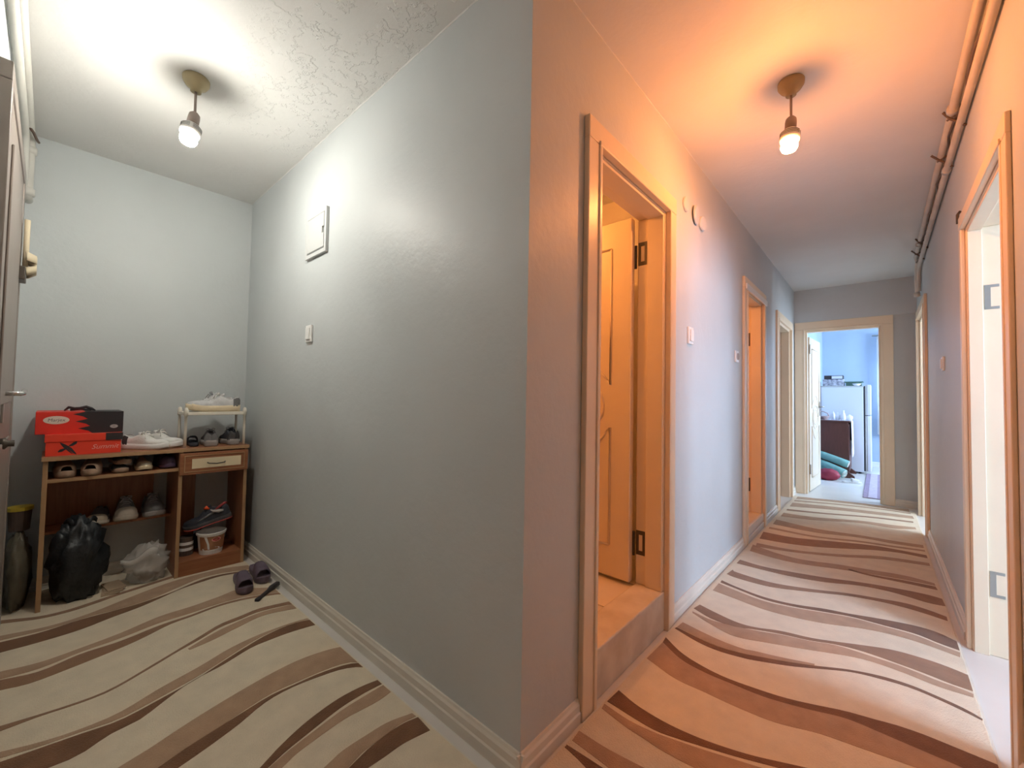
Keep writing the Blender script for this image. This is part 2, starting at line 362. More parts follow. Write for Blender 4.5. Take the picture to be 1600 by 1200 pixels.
# ------------------------------------------------------------------ doors
def door_leaf(parent, wd, ht, m, frame, handle=True, hinges=(0.22, 1.72), hinge_m='steel', flip=1):
    """leaf built in local space: hinge edge at x=0, free edge at x=wd, faces at y=-0.02/+0.02; 'frame' places it"""
    th = 0.02
    leaf = MB().box(0, wd, -th, th, 0, ht).build('leaf', m, parent, bevel=0.003, matrix=frame)
    cx = wd/2; zc = ht*0.475; a = wd*0.27; b = 0.15
    def ring(path, r=0.007):
        for s in (-1, 1):
            MB().tube([(x, s*th, z) for x, z in path], r, 6).build('moulding', m, leaf, smooth=True, matrix=frame)
    ov = [(cx+a*math.cos(t*2*PI/28), zc+b*math.sin(t*2*PI/28)) for t in range(29)]
    ring(ov); ring([(cx+0.72*(x-cx), zc+0.66*(z-zc)) for x, z in ov], 0.006)
    xm = wd*0.17
    def arch(zside, zmid, zend):
        p = [(xm, zend), (xm, zside)]
        for i in range(1, 12):
            k = i/12; p.append((xm+(wd-2*xm)*k, zside+(zmid-zside)*math.sin(PI*k)))
        return p + [(wd-xm, zside), (wd-xm, zend), (xm, zend)]
    ring(arch(zc+b*0.75, zc+b+0.13, ht-0.14)); ring(arch(zc-b*0.75, zc-b-0.13, 0.16))
    if handle:
        for s in (-1, 1):
            hb = MB().box(wd-0.085, wd-0.05, s*th, s*(th+0.008), 0.93, 1.12).build('handle_plate', 'steel', leaf, matrix=frame)
            MB().tube([(wd-0.067, s*th, 1.05), (wd-0.067, s*(th+0.05), 1.05), (wd-0.09, s*(th+0.055), 1.05), (wd-0.19, s*(th+0.05), 1.05)], 0.008, 8).build('handle', 'steel', leaf, smooth=True, matrix=frame)
    for z in hinges:
        MB().box(-0.004, 0.028, flip*(th-0.001), flip*(th+0.003), z, z+0.11).tube([(-0.003, flip*(th+0.006), z-0.005), (-0.003, flip*(th+0.006), z+0.115)], 0.007, 8).build('hinge', hinge_m, leaf, matrix=frame)
    return leaf

def doorway(n, label, axis, c, side, a0, a1, top, m, cw=0.075, ext=0.02, inner=0.14, step=0.0, stepm='marble', rebate_at=0.085, bead=0.006):
    """casing, jamb lining and stop in the wall plane axis=c; side points to the hall, a0..a1 is the wall opening"""
    root = thing('door_%d' % n, label, None, kind='structure')
    def bx(p, q, z0, z1, d0, d1):
        e0, e1 = sorted((c+side*d0, c+side*d1))
        return (e0, e1, p, q, z0, z1) if axis == 'x' else (p, q, e0, e1, z0, z1)
    t2 = top+cw
    box_ = lambda nm, *a, bevel=0.004: MB().box(*bx(*a)).build(nm, m, root, bevel=bevel)
    lip = 0.006
    box_('casing', a0-cw, a0+lip, 0, top-lip, 0, ext); box_('casing', a1-lip, a1+cw, 0, top-lip, 0, ext)
    box_('head_casing', a0-cw, a1+cw, top-lip, t2, 0, ext+0.001)
    # raised inner bead on the casing
    box_('casing_bead', a0-0.006, a0+0.014, 0, top-0.012, 0, ext+bead); box_('casing_bead', a1-0.014, a1+0.006, 0, top-0.012, 0, ext+bead)
    box_('head_bead', a0-0.006, a1+0.006, top-0.014, top+0.006, 0, ext+0.007)
    jt = 0.022
    box_('jamb', a0, a0+jt, step, top-jt, -inner, 0); box_('jamb', a1-jt, a1, step, top-jt, -inner, 0)
    box_('head_jamb', a0, a1, top-jt, top, -inner, 0)
    st = 0.012
    box_('door_stop', a0+jt, a0+jt+st, step, top-jt-st, -rebate_at, -0.004, bevel=0.002); box_('door_stop', a1-jt-st, a1-jt, step, top-jt-st, -rebate_at, -0.004, bevel=0.002)
    box_('head_stop', a0+jt, a1-jt, top-jt-st, top-jt, -rebate_at, -0.004, bevel=0.002)
    if step:
        MB().box(*bx(a0+0.001, a1-0.001, 0.0, step, -inner, 0.004)).build('threshold', stepm, root, bevel=0.006)
    # inside casing
    box_('inner_casing', a0-cw, a0, 0, top, -inner-0.012, -inner); box_('inner_casing', a1, a1+cw, 0, top, -inner-0.012, -inner)
    box_('inner_head_casing', a0-cw, a1+cw, top, t2, -inner-0.012, -inner)
    return root
def frame(loc, ang):
    return Matrix.Translation(loc) @ Matrix.Rotation(ang, 4, 'Z')

# first doorway on the left, leaf opened inwards at right angles
d1 = doorway(1, 'cream framed doorway with a marble step and its panelled door swung inward', 'x', 0, 1, *D1, 'door_cream', step=0.185, ext=0.022)
l1 = door_leaf(d1, 0.66, 1.85, 'door_cream', frame((-T-0.016, D1[1]-0.046, 0.195), PI+math.radians(-1)), hinges=(0.13, 1.60), hinge_m='dark_metal', flip=-1)
for z in (0.33, 1.80):
    MB().box(-0.138, -0.092, D1[1]-0.0245, D1[1]-0.0215, z, z+.02).box(-0.138, -0.092, D1[1]-0.0245, D1[1]-0.0215, z+.10, z+.12).box(-0.138, -0.124, D1[1]-0.0245, D1[1]-0.0215, z+.02, z+.10).box(-0.104, -0.092, D1[1]-0.0245, D1[1]-0.0215, z+.02, z+.10).build('hinge_plate', 'dark_metal', d1)
# second doorway
d2 = doorway(2, 'cream framed doorway with a skirted step, lit orange inside', 'x', 0, 1, *D2, 'door_cream', step=0.12, stepm='tile_beige')
for z in (0.30, 1.62):
    MB().box(-0.130, -0.092, D2[1]-0.0245, D2[1]-0.0215, z, z+0.12).build('hinge_plate', 'dark_metal', d2)
l2 = door_leaf(d2, 0.62, 1.86, 'door_cream', frame((-T-0.016, D2[1]-0.046, 0.128), PI+math.radians(2)), flip=1)
MB().box(0.021, 0.033, D2[0]-0.06, D2[1]+0.06, 1.985, 2.03).build('white_strip', 'switch_white', d2, bevel=0.003)  # plain white strip across the head casing
MB().box(0.004, 0.016, D2[0], D2[1], 0.0, 0.045).box(0.004, 0.012, D2[0], D2[1], 0.06, 0.118).build('step_skirting', 'baseboard_cream', d2, bevel=0.003)
# third doorway
d3 = doorway(3, 'cream framed doorway level with the floor, next to the end doorway', 'x', 0, 1, *D3, 'door_cream')
l3 = door_leaf(d3, 0.79, 1.93, 'door_cream', frame((-T-0.016, D3[1]-0.046, 0.008), PI+math.radians(-4)))
# right doorway
d4 = doorway(4, 'cream framed doorway on the pipe wall with bare hinge plates', 'x', XC, -1, *D4, 'door_cream', cw=0.062, ext=0.014, rebate_at=0.05, bead=0.003)
for z in (0.26, 1.55):
    MB().box(XC+0.055, XC+0.100, D4[1]-0.0245, D4[1]-0.0215, z, z+0.012).box(XC+0.055, XC+0.100, D4[1]-0.0245, D4[1]-0.0215, z+0.10, z+0.112) \
        .box(XC+0.055, XC+0.074, D4[1]-0.0245, D4[1]-0.0215, z+0.012, z+0.10).build('hinge_plate', 'steel', d4)
l4 = door_leaf(d4, 0.80, 1.90, 'door_cream', frame((XC+T+0.016, D4[1]-0.046+0.06, 0.008), math.radians(62)), flip=-1)
# far right doorway
d5 = doorway(5, 'narrow looking cream doorway under the pipe elbow', 'x', XC, -1, *D5, 'door_cream')
# end doorway with a white leaf opened into the end room
d6 = doorway(6, 'cream framed doorway opening to the blue room', 'y', YE, -1, *DE, 'door_cream', cw=0.09)
l6 = door_leaf(d6, 0.69, 1.93, 'door_cream', frame((DE[0]+0.022, YE+T+0.016, 0.008), math.radians(86)), flip=-1)

d8 = doorway(8, 'unseen cream framed doorway added facing the shoe desk from the far end of the hall', 'x', XC, -1, *D8, 'door_cream')  # doorway added out of view to bring in fill light; unlit now
# entrance door on the front wall: proud frame, leaf, handle, locks
ed = thing('door_7', 'brown grey entrance door at the edge of the hall', None, kind='structure')
ex0, ex1 = -2.22, -1.30
box('frame_post', 'entry_door', ed, ex0-0.06, ex0, -WY, -WY+0.035, 0, 2.08, 0.004)
box('frame_post', 'entry_door', ed, ex1, ex1+0.06, -WY, -WY+0.035, 0, 2.08, 0.004)
box('frame_head', 'entry_door', ed, ex0-0.06, ex1+0.06, -WY, -WY+0.035, 2.08, 2.14, 0.004)
el = box('leaf', 'entry_door', ed, ex0, ex1, -WY, -WY+0.03, 0.01, 2.08, 0.003)
for z0, z1 in ((0.15, 0.9), (1.05, 1.95)):
    box('leaf_panel', 'entry_door', el, ex0+0.13, ex1-0.13, -WY+0.03, -WY+0.037, z0, z1, 0.005)
hx = -1.66
box('handle_plate', 'steel', el, hx-0.02, hx+0.02, -WY+0.03, -WY+0.036, 0.98, 1.16, 0.002)
MB().tube([(hx, -WY+0.03, 1.09), (hx, -WY+0.075, 1.09), (hx-0.02, -WY+0.08, 1.092), (hx-0.12, -WY+0.08, 1.10)], 0.009, 10).build('handle', 'chrome', el, smooth=True)
MB().lathe([(0.0, 0), (0.02, 0), (0.022, 0.012), (0.012, 0.02), (0.012, 0.035), (0.0, 0.036)], 14).build('lock_knob', 'dark_metal', el, smooth=True, matrix=Matrix.Translation((hx-0.02, -WY+0.03, 0.90)) @ Matrix.Rotation(-PI/2, 4, 'X'))
box('bolt_box', 'dark_metal', el, ex0+0.02, ex0+0.14, -WY+0.03, -WY+0.055, 1.60, 1.66, 0.003)
MB().tube([(ex0+0.03, -WY+0.05, 1.68), (ex0+0.03, -WY+0.05, 1.90)], 0.010, 10).build('slide_bolt', 'ribbon', el, smooth=True)
# fabric bow tied to the bolt
bw = MB()
for k, (dx, dz) in enumerate(((0.05, 0.02), (-0.05, 0.03), (0.04, -0.05), (-0.035, -0.05))):
    p = [(ex0+0.03+dx*t, -WY+0.055+0.03*math.sin(PI*t), 1.70+dz*t) for t in (0, 0.33, 0.66, 1)]
    bw.rings([[(x, y-0.004, z-0.014*(0.4+t)), (x, y+0.004, z-0.014*(0.4+t)), (x, y+0.004, z+0.014*(0.4+t)), (x, y-0.004, z+0.014*(0.4+t))] for (x, y, z), t in zip(p, (0, 0.4, 0.8, 1))])
bw.build('ribbon_bow', 'ribbon', el, smooth=True)

# raised tiled floor of the bathroom and of the second room
fb = struct(box('floor_bathroom', 'marble', None, -1.55, -T, T, 1.65, 0, 0.168), 'raised beige tiled floor behind the first doorway')
tile = None
for i in range(5):
    for j in range(5):
        x0, y0 = -1.55+i*0.283, T+j*0.303
        if tile is None:
            tile = MB().box(0.003, 0.279, 0.003, 0.299, 0, 0.008).build('floor_tile', 'tile_beige', fb, bevel=0.002); o = tile
        else:
            o = tile.copy(); COL.objects.link(o); o.parent = fb
        o.location = (x0, y0, 0.168)
struct(box('floor_second_room', 'tile_beige', None, -1.55, -T, 1.75, 3.65, 0, 0.115), 'raised floor behind the second doorway')
# thin wire hanging in the bathroom
tag(MB().tube([(-1.30, 1.30, 2.5), (-1.30, 1.30, 2.2), (-1.295, 1.305, 1.9)], 0.004, 6).build('hanging_wire', 'cable'), 'thin wire hanging from the ceiling behind the first door', 'wire')

# ------------------------------------------------------------------ rugs traced on the floor
RUGZ = 0.012
def unp(px, py, z):
    d = FW + RT*((px-800)/FPX) - UP*((py-600)/FPX)
    return CAM + d*((z-CAM.z)/d.z)
cA = lambda x, y: (x/3.2, 860+y/3.2)
cB = lambda x, y: (400+x/3.2, 860+y/3.2)
cC = lambda x, y: (820+x/3.2, 860+y/3.2)
cD = lambda x, y: (1150+x/2.856, 740+y/2.856)
def catmull(pts, n):
    """resample a 2D polyline with n points per length using a smooth spline"""
    P = [pts[0]*2-pts[1]] + pts + [pts[-1]*2-pts[-2]]
    out = []
    for i in range(1, len(P)-2):
        for k in range(6):
            t = k/6; a, b, c, d = P[i-1], P[i], P[i+1], P[i+2]
            out.append(0.5*((2*b)+(c-a)*t+(2*a-5*b+4*c-d)*t*t+(3*b-a-3*c+d)*t**3))
    out.append(P[-2])
    L = [0]
    for i in range(1, len(out)): L.append(L[-1]+(out[i]-out[i-1]).length)
    res = []; j = 0
    for k in range(n):
        s = L[-1]*k/(n-1)
        while j < len(L)-2 and L[j+1] < s: j += 1
        q = (s-L[j])/max(1e-9, L[j+1]-L[j]); res.append(out[j].lerp(out[j+1], min(1, max(0, q))))
    return res
def stripe(rug, m, U, Lw, ax, lo, hi, ext0=0.0, ext1=0.0, n=40):
    """ax: axis the stripe runs along; lo..hi clip along it; ext: straight run-on past the traced ends"""
    res = []
    for pl in (U, Lw):
        w2 = [unp(*p, RUGZ).to_2d() for p in pl]
        if ext0: w2.insert(0, w2[0]+(w2[0]-w2[1]).normalized()*ext0)
        if ext1: w2.append(w2[-1]+(w2[-1]-w2[-2]).normalized()*ext1)
        res.append(catmull(w2, n))
    u, l = res; u2, l2 = [], []
    for a, b in zip(u, l):
        a = a.copy(); b = b.copy()
        a[ax] = min(hi, max(lo, a[ax])); b[ax] = min(hi, max(lo, b[ax]))
        if (a-b).length < 0.003:
            mdl = (a+b)/2; dd = (a-b).normalized() if (a-b).length > 1e-6 else Vector((0.7, 0.7)); a = mdl+dd*0.0015; b = mdl-dd*0.0015
        u2.append(a); l2.append(b)
    rs = []
    zt = RUGZ+0.0012
    for a, b in zip(u2, l2):
        rs.append([(a.x, a.y, RUGZ-0.003), (a.x, a.y, zt), (b.x, b.y, zt), (b.x, b.y, RUGZ-0.003)])
    mb = MB(); mb.rings(rs)
    return mb.build('stripe', m, rug)
def rug_base(name, label, x0, x1, y0, y1):
    r = thing(name, label, 'rug', ((x0+x1)/2, (y0+y1)/2, 0))
    o = box('pile', 'rug_cream', r, x0, x1, y0, y1, 0.0, RUGZ, 0.004)
    for a in ((x0-0.006, x0, y0, y1), (x1, x1+0.006, y0, y1), (x0, x1, y0-0.006, y0), (x0, x1, y1, y1+0.006)):
        box('bound_edge', 'rug_edge', r, *a, 0.0, 0.009)
    for ch in r.children: ch.location = (-r.location.x, -r.location.y, 0)
    return r
def add_stripes(r, lst, ax, lo, hi):
    for col, U, Lw, e0, e1 in lst:
        s = stripe(r, col, U, Lw, ax, lo, hi, e0, e1); s.location = (-r.location.x, -r.location.y, 0)
A = lambda *p: [cA(*q) for q in p]
T_, B_, K_ = 'rug_tan', 'rug_brown', 'rug_dark'
rl = rug_base('runner_rug', 'cream runner rug with wavy brown stripes in front of the shoe desk', -2.64, 0.005, -1.072, -0.062)
sL = [
 (B_, A((60,345),(200,330),(330,300),(450,262),(600,212),(700,180)), A((60,360),(200,342),(330,312),(450,275),(600,222),(700,190)), .1, .2),
 (T_, A((45,420),(250,378),(450,315),(650,235),(850,160),(1000,118),(1130,88),(1265,72)), A((45,440),(250,392),(450,330),(600,292),(750,245),(880,190),(1000,140),(1120,112),(1280,92)), .1, 0),
 (K_, A((25,455),(200,412),(400,348),(560,305),(700,265),(850,213),(1000,150),(1120,118),(1280,95)), A((18,507),(200,458),(400,397),(560,335),(700,283),(800,240),(900,195),(1010,157),(1120,125),(1280,101)), .08, 0),
 (T_, A((0,608),(200,560),(400,490),(600,415),(800,330),(960,280),(1100,230),(1200,195),(1395,185)), A((0,645),(200,590),(400,510),(600,440),(800,362),(950,315),(1100,265),(1230,232),(1405,205)), .1, 0),
 (B_, A((0,650),(200,605),(400,520),(600,455),(800,375),(950,325),(1100,270),(1240,235),(1410,207)), A((0,700),(150,665),(350,590),(550,510),(700,445),(850,370),(960,330),(1100,278),(1240,243),(1415,216)), .1, 0),
 (B_, A((0,880),(200,820),(400,755),(560,690),(750,580),(900,490),(1000,430),(1100,370),(1200,330),(1300,290),(1450,255)), A((0,905),(200,830),(400,764),(560,699),(750,590),(900,500),(1000,445),(1100,385),(1200,345),(1300,305),(1472,265)), .3, 0),
 (T_, A((940,492),(1050,425),(1150,375),(1300,312),(1470,268)), A((950,497),(1060,450),(1180,390),(1320,325),(1482,290)), 0, 0),
 (T_, A((0,1010),(200,960),(400,895),(600,810),(800,690),(1000,580),(1150,490),(1300,420),(1450,365),(1535,340)), A((0,1040),(200,980),(400,910),(600,840),(800,735),(980,635),(1100,560),(1200,495),(1320,425),(1450,370),(1545,345)), .4, 0),
 (K_, A((0,1060),(200,990),(400,920),(600,850),(800,745),(980,645),(1110,560),(1220,490),(1330,425),(1450,372),(1555,345)), A((0,1165),(240,1088),(400,1020),(550,920),(700,845),(800,770),(950,660),(1110,575),(1250,490),(1330,455),(1450,410),(1583,370)), .35, 0),
 (T_, A((590,1088),(750,990),(900,890),(1050,795),(1200,705),(1350,620),(1480,555),(1600,510),(1710,480)), A((790,1088),(930,990),(1080,895),(1200,815),(1350,720),(1480,660),(1600,608),(1720,565),(1800,555)), .7, 0),
 (K_, A((790,1088),(930,990),(1080,895),(1200,820),(1350,728),(1480,668),(1600,615),(1720,575),(1800,560)), A((890,1088),(960,1040),(1080,955),(1200,865),(1320,765),(1450,690),(1600,630),(1720,592),(1822,580)), .6, 0),
 (K_, A((1300,1088),(1400,980),(1530,860),(1680,750),(1800,685),(1890,648)), A((1340,1088),(1430,1005),(1560,900),(1700,790),(1820,715),(1915,665)), .5, 0),
 (T_, A((1345,1088),(1440,1005),(1570,905),(1710,800),(1830,725),(1920,672)), A((1410,1088),(1480,1020),(1600,930),(1730,840),(1880,760),(1960,705)), .5, 0),
 (T_, A((1620,1088),(1710,1005),(1840,920),(1940,860),(2060,815)), A((1740,1088),(1820,1005),(1920,930),(2000,870),(2080,830)), .4, 0),
 (K_, A((1745,1088),(1840,995),(1940,915),(2020,865),(2090,835)), A((1840,1088),(1920,1035),(2020,965),(2150,900)), .4, 0)]
add_stripes(rl, sL, 1, -1.066, -0.068)
rr = rug_base('runner_rug', 'cream runner rug with wavy brown stripes down the long corridor', 0.033, 1.052, -1.06, 4.96)
C_ = lambda *p: [cC(*q) for q in p]
D_ = lambda *p: [cD(*q) for q in p]
sR = [
 (K_, C_((210,973),(300,1030),(400,1095),(520,1170)), C_((200,985),(260,1040),(330,1110),(430,1190)), 0, .5),
 (T_, C_((272,903),(400,985),(540,1060),(700,1140)), C_((237,950),(330,1020),(420,1088),(520,1160)), 0, .6),
 (T_, C_((398,768),(520,850),(650,912),(760,952),(900,1000),(1050,1047),(1180,1088)), C_((385,790),(500,880),(600,945),(700,1010),(850,1088),(1000,1150)), 0, .5),
 (K_, C_((470,700),(560,775),(700,860),(850,930),(1000,985),(1150,1030),(1350,1075),(1480,1105)), C_((412,755),(530,830),(650,900),(760,940),(900,985),(1050,1030),(1200,1070),(1350,1110)), 0, .4),
 (T_, C_((690,460),(780,545),(900,612),(1050,675),(1200,735),(1400,792),(1600,840))+D_((620,1147),(760,1207)), C_((610,540),(750,640),(900,710),(1050,780),(1250,860),(1450,910))+D_((430,1180),(520,1212)), 0, .3),
 (K_, C_((705,435),(780,510),(880,575),(1000,635),(1150,690),(1300,738),(1450,773),(1600,804))+D_((620,1098),(720,1125),(850,1170),(940,1207)), C_((690,460),(780,545),(900,612),(1050,675),(1200,735),(1400,792),(1600,840))+D_((620,1147),(760,1207)), 0, .3),
 (K_, C_((760,385),(850,430),(960,480),(1080,515))+D_((110,818),(200,836),(350,858),(500,875),(650,905),(780,945),(900,995),(1020,1050),(1105,1098)), C_((750,390),(850,450),(960,500),(1100,540))+D_((120,840),(250,860),(400,874),(520,887),(650,918),(780,957),(900,1007),(1010,1058),(1100,1103)), 0, 0),
 (T_, C_((790,360),(900,415),(1000,460),(1100,495))+D_((80,792),(200,820),(350,850)), C_((762,383),(855,430),(965,480),(1085,515))+D_((100,817),(200,835),(350,857)), 0, 0),
 (B_, C_((875,272),(960,315),(1060,360),(1150,385))+D_((200,703),(330,733),(440,750),(560,766),(700,788),(850,830),(950,865),(1035,900)), C_((845,290),(930,340),(1040,380))+D_((80,695),(200,716),(330,745),(440,762),(560,792),(700,840),(850,895),(950,935),(1058,972)), 0, 0),
 (T_, C_((838,305),(950,355))+D_((80,700),(200,720),(330,748),(450,768),(600,815),(750,865),(900,925),(1000,960),(1060,985)), C_((838,312),(930,370),(1050,430))+D_((150,757),(300,783),(485,812),(600,838),(750,890),(900,950),(1060,1000)), 0, 0),
 (T_, C_((970,165))+D_((0,523),(120,568),(250,598),(400,623),(520,645),(650,680),(800,722),(900,762),(1000,800)), C_((940,200))+D_((0,560),(120,605),(250,640),(400,670),(550,690),(700,720),(850,765),(1000,820)), 0, 0),
 (K_, C_((985,150))+D_((0,505),(120,550),(250,582),(400,605),(500,625),(650,650),(800,680),(900,710),(985,750)), C_((978,160))+D_((0,513),(120,560),(250,592),(400,618),(520,640),(650,675),(800,715),(900,755),(998,790)), 0, 0),
 (B_, C_((1040,97))+D_((0,440),(150,485),(330,515),(500,535),(650,560),(760,580),(860,610),(940,640)), C_((1010,118))+D_((0,465),(150,505),(330,528),(500,546),(650,573),(760,600),(860,630),(945,658)), 0, 0),
 (B_, D_((18,385),(120,415),(250,440),(400,465),(550,485),(700,510),(850,540),(920,560)), D_((3,400),(120,430),(250,460),(400,485),(550,500),(700,530),(850,575),(935,592)), 0, 0),
 (T_, D_((75,317),(180,355),(300,385),(450,405),(600,430),(750,455),(885,490)), D_((62,345),(180,380),(300,405),(450,425),(600,448),(750,473),(890,500)), 0, 0),
 (B_, D_((500,425),(600,450),(750,477),(890,505)), D_((500,430),(600,457),(750,488),(900,520)), 0, 0),
 (B_, D_((122,260),(250,285),(400,300),(600,320),(720,340),(850,365)), D_((105,290),(250,315),(400,330),(600,340),(720,352),(855,378)), 0, 0),
 (T_, D_((93,310),(250,340),(450,360),(650,370),(862,400)), D_((88,325),(250,350),(450,370),(650,382),(866,412)), 0, 0),
 (T_, D_((180,205),(350,245),(550,275),(700,300),(835,320)), D_((165,225),(350,262),(550,285),(700,312),(838,332)), 0, 0),
 (T_, D_((212,175),(350,195),(550,210),(700,230),(800,240)), D_((200,190),(350,207),(550,220),(700,243),(805,250)), 0, 0),
 (T_, D_((252,130),(450,150),(620,170),(788,190)), D_((240,146),(450,163),(620,182),(795,202)), 0, 0),
 (T_, D_((150,238),(350,278),(550,300),(700,322),(842,342)), D_((146,245),(350,284),(550,306),(700,328),(844,348)), 0, 0),
 (B_, D_((228,158),(400,176),(600,192),(790,214)), D_((225,164),(400,181),(600,197),(792,220)), 0, 0),
 (T_, D_((262,118),(450,135),(640,156),(778,176)), D_((259,123),(450,139),(640,160),(780,181)), 0, 0),
 (T_, D_((275,103),(450,120),(640,142),(770,160)), D_((268,112),(450,128),(640,150),(775,170)), 0, 0)]
add_stripes(rr, sR, 0, 0.036, 1.049)

# ------------------------------------------------------------------ ceiling lamps
def ceiling_lamp(label, x, y, glow, lean, group='bare bulbs hung from the ceiling', name='ceiling_lamp'):
    t = thing(name, label, 'lamp', (x, y, H), 0, group)
    r = MB().lathe([(0.0, 0.0), (0.046, 0.0), (0.050, -0.006), (0.049, -0.022), (0.038, -0.040), (0.020, -0.052), (0.020, -0.064), (0.0, -0.064)], 24).build('ceiling_rose', 'brass_rose', t, smooth=True)
    MB().tube([(0, 0, -0.06), (0, 0, -0.172)], 0.005, 8).build('rod', 'socket_brown', t, smooth=True)
    ax = Vector((lean[0], lean[1], -1)).normalized()
    rot = Vector((0, 0, -1)).rotation_difference(ax).to_matrix().to_4x4()
    mx = Matrix.Translation((0, 0, -0.165)) @ rot
    MB().lathe([(0, 0.006), (0.012, 0.006), (0.020, -0.004), (0.022, -0.020), (0.022, -0.055), (0, -0.055)], 18).build('socket', 'socket_brown', t, smooth=True, matrix=mx)
    b = MB().lathe([(0.014, -0.050), (0.026, -0.056), (0.035, -0.066), (0.038, -0.090), (0.036, -0.104), (0.0, -0.104)], 18).build('bulb_base', 'bulb_base', t, smooth=True, matrix=mx)
    for z in (-0.070, -0.077, -0.084):
        MB().tube([Vector((0.0372*math.cos(a*PI/10), 0.0372*math.sin(a*PI/10), z)) for a in range(20)], 0.0012, 5).build('vent_line', 'ink', b, matrix=mx)
    MB().lathe([(0.0, -0.100), (0.018, -0.103), (0.026, -0.111), (0.031, -0.121), (0.032, -0.132), (0.027, -0.145), (0.015, -0.153), (0.0, -0.155)], 16, cap=False).build('bulb_glass', glow, t, smooth=True, matrix=mx)
    return t
ceiling_lamp('bare white bulb hanging over the shoe desk end of the hall', -1.463, -0.565, 'glow_left', (0.10, -0.16))
ceiling_lamp('bare orange glowing bulb hanging from the corridor ceiling', 0.513, 1.14, 'glow_right', (-0.04, -0.12))
ceiling_lamp('bare bulb hidden behind the first doorway', -0.85, 0.50, 'glow_bath', (0.05, 0), name='ceiling_lamp_offscreen')
ceiling_lamp('bare bulb hidden behind the second doorway', -0.85, 2.35, 'glow_bath', (0.05, 0), name='ceiling_lamp_offscreen')

# ------------------------------------------------------------------ pipes under the ceiling
def pipe_run(label, path, r, m, name='ceiling_pipe', collars=()):
    o = thing(name, label, 'pipe', path[0])
    p0 = Vector(path[0])
    MB().tube([Vector(p)-p0 for p in path], r, 12).build('tube', m, o, smooth=True)
    for c, d in collars:
        c = Vector(c)-p0; d = Vector(d).normalized()
        MB().tube([c-d*0.018, c+d*0.018], r*1.35, 12).build('collar', m, o, smooth=True)
    return o
pipe_run('upper painted pipe along the corridor ceiling edge', [(XC-0.045, -WY, 2.462), (XC-0.045, 4.3, 2.462), (XC-0.03, 4.42, 2.455), (XC-0.03, 4.50, 2.40), (XC-0.03, 4.53, 2.30), (XC-0.028, 4.53, 2.17), (XC-0.02, 4.53, 2.14)],
    0.017, 'pipe_paint', collars=(((XC-0.045, 1.75, 2.462), (0, 1, 0)), ((XC-0.045, 3.9, 2.462), (0, 1, 0)), ((XC-0.03, 4.53, 2.16), (0, 0, 1))))
pipe_run('lower painted pipe running high on the corridor wall', [(XC-0.02, -WY, 2.405), (XC-0.02, 4.25, 2.405), (XC-0.02, 4.40, 2.39), (XC-0.02, 4.46, 2.33), (XC-0.02, 4.465, 2.18)],
    0.015, 'pipe_paint', collars=(((XC-0.02, 2.3, 2.405), (0, 1, 0)),))
cb = [(XC-0.03+0.012*math.sin(i*1.9), -0.9+i*0.18, 2.432+0.018*math.sin(i*0.8+1)) for i in range(30)]
tag(MB().tube(cb, 0.006, 6).build('pipe_cable', 'cable', smooth=True), 'dark cable wound between the two corridor pipes', 'cable')
for k, y in enumerate((1.78, 2.22, 3.75, 4.1)):
    mb = MB().tube([(XC-0.075-0.01*(k % 2), y, 2.475), (XC-0.05, y+0.01, 2.438), (XC-0.03, y+0.01, 2.42), (XC-0.004, y, 2.385)], 0.006, 6)
    mb.tube([(XC-0.02, y-0.02, 2.448), (XC-0.06, y+0.02, 2.44)], 0.005, 6)
    tag(mb.build('pipe_clip', 'cable', smooth=True), ('wire tie on the pipes above the middle of the right doorway', 'wire tie on the pipes just past the right doorway', 'wire tie on the pipes halfway along the corridor', 'wire tie on the pipes next to the pipe bend')[k], 'pipe clip', 'wire ties on the corridor pipes')
pipe_run('pale pipe along the ceiling above the entrance door', [(0.9, -WY+0.028, 2.455), (-2.5, -WY+0.028, 2.455), (-2.56, -WY+0.03, 2.445), (-2.585, -WY+0.03, 2.40), (-2.585, -WY+0.03, 2.155), (-2.595, -WY+0.03, 2.14), (-LX, -WY+0.03, 2.135)],
    0.020, 'pipe_white', collars=(((-2.585, -WY+0.03, 2.38), (0, 0, 1)), ((-2.585, -WY+0.03, 2.155), (0, 0, 1))))
pipe_run('second pale pipe just under it above the entrance door', [(0.9, -WY+0.018, 2.40), (-2.38, -WY+0.018, 2.40), (-2.45, -WY+0.018, 2.38), (-2.48, -WY+0.018, 2.30), (-2.48, -WY+0.018, 2.16)], 0.015, 'pipe_white')
tag(MB().tube([(-2.40, -WY+0.012, 2.46), (-2.45, -WY+0.045, 2.425), (-2.52, -WY+0.055, 2.42), (-2.57, -WY+0.06, 2.43)], 0.006, 6).build('pipe_clip', 'cable', smooth=True), 'wire tie on the pale pipes near the ceiling corner', 'pipe clip')

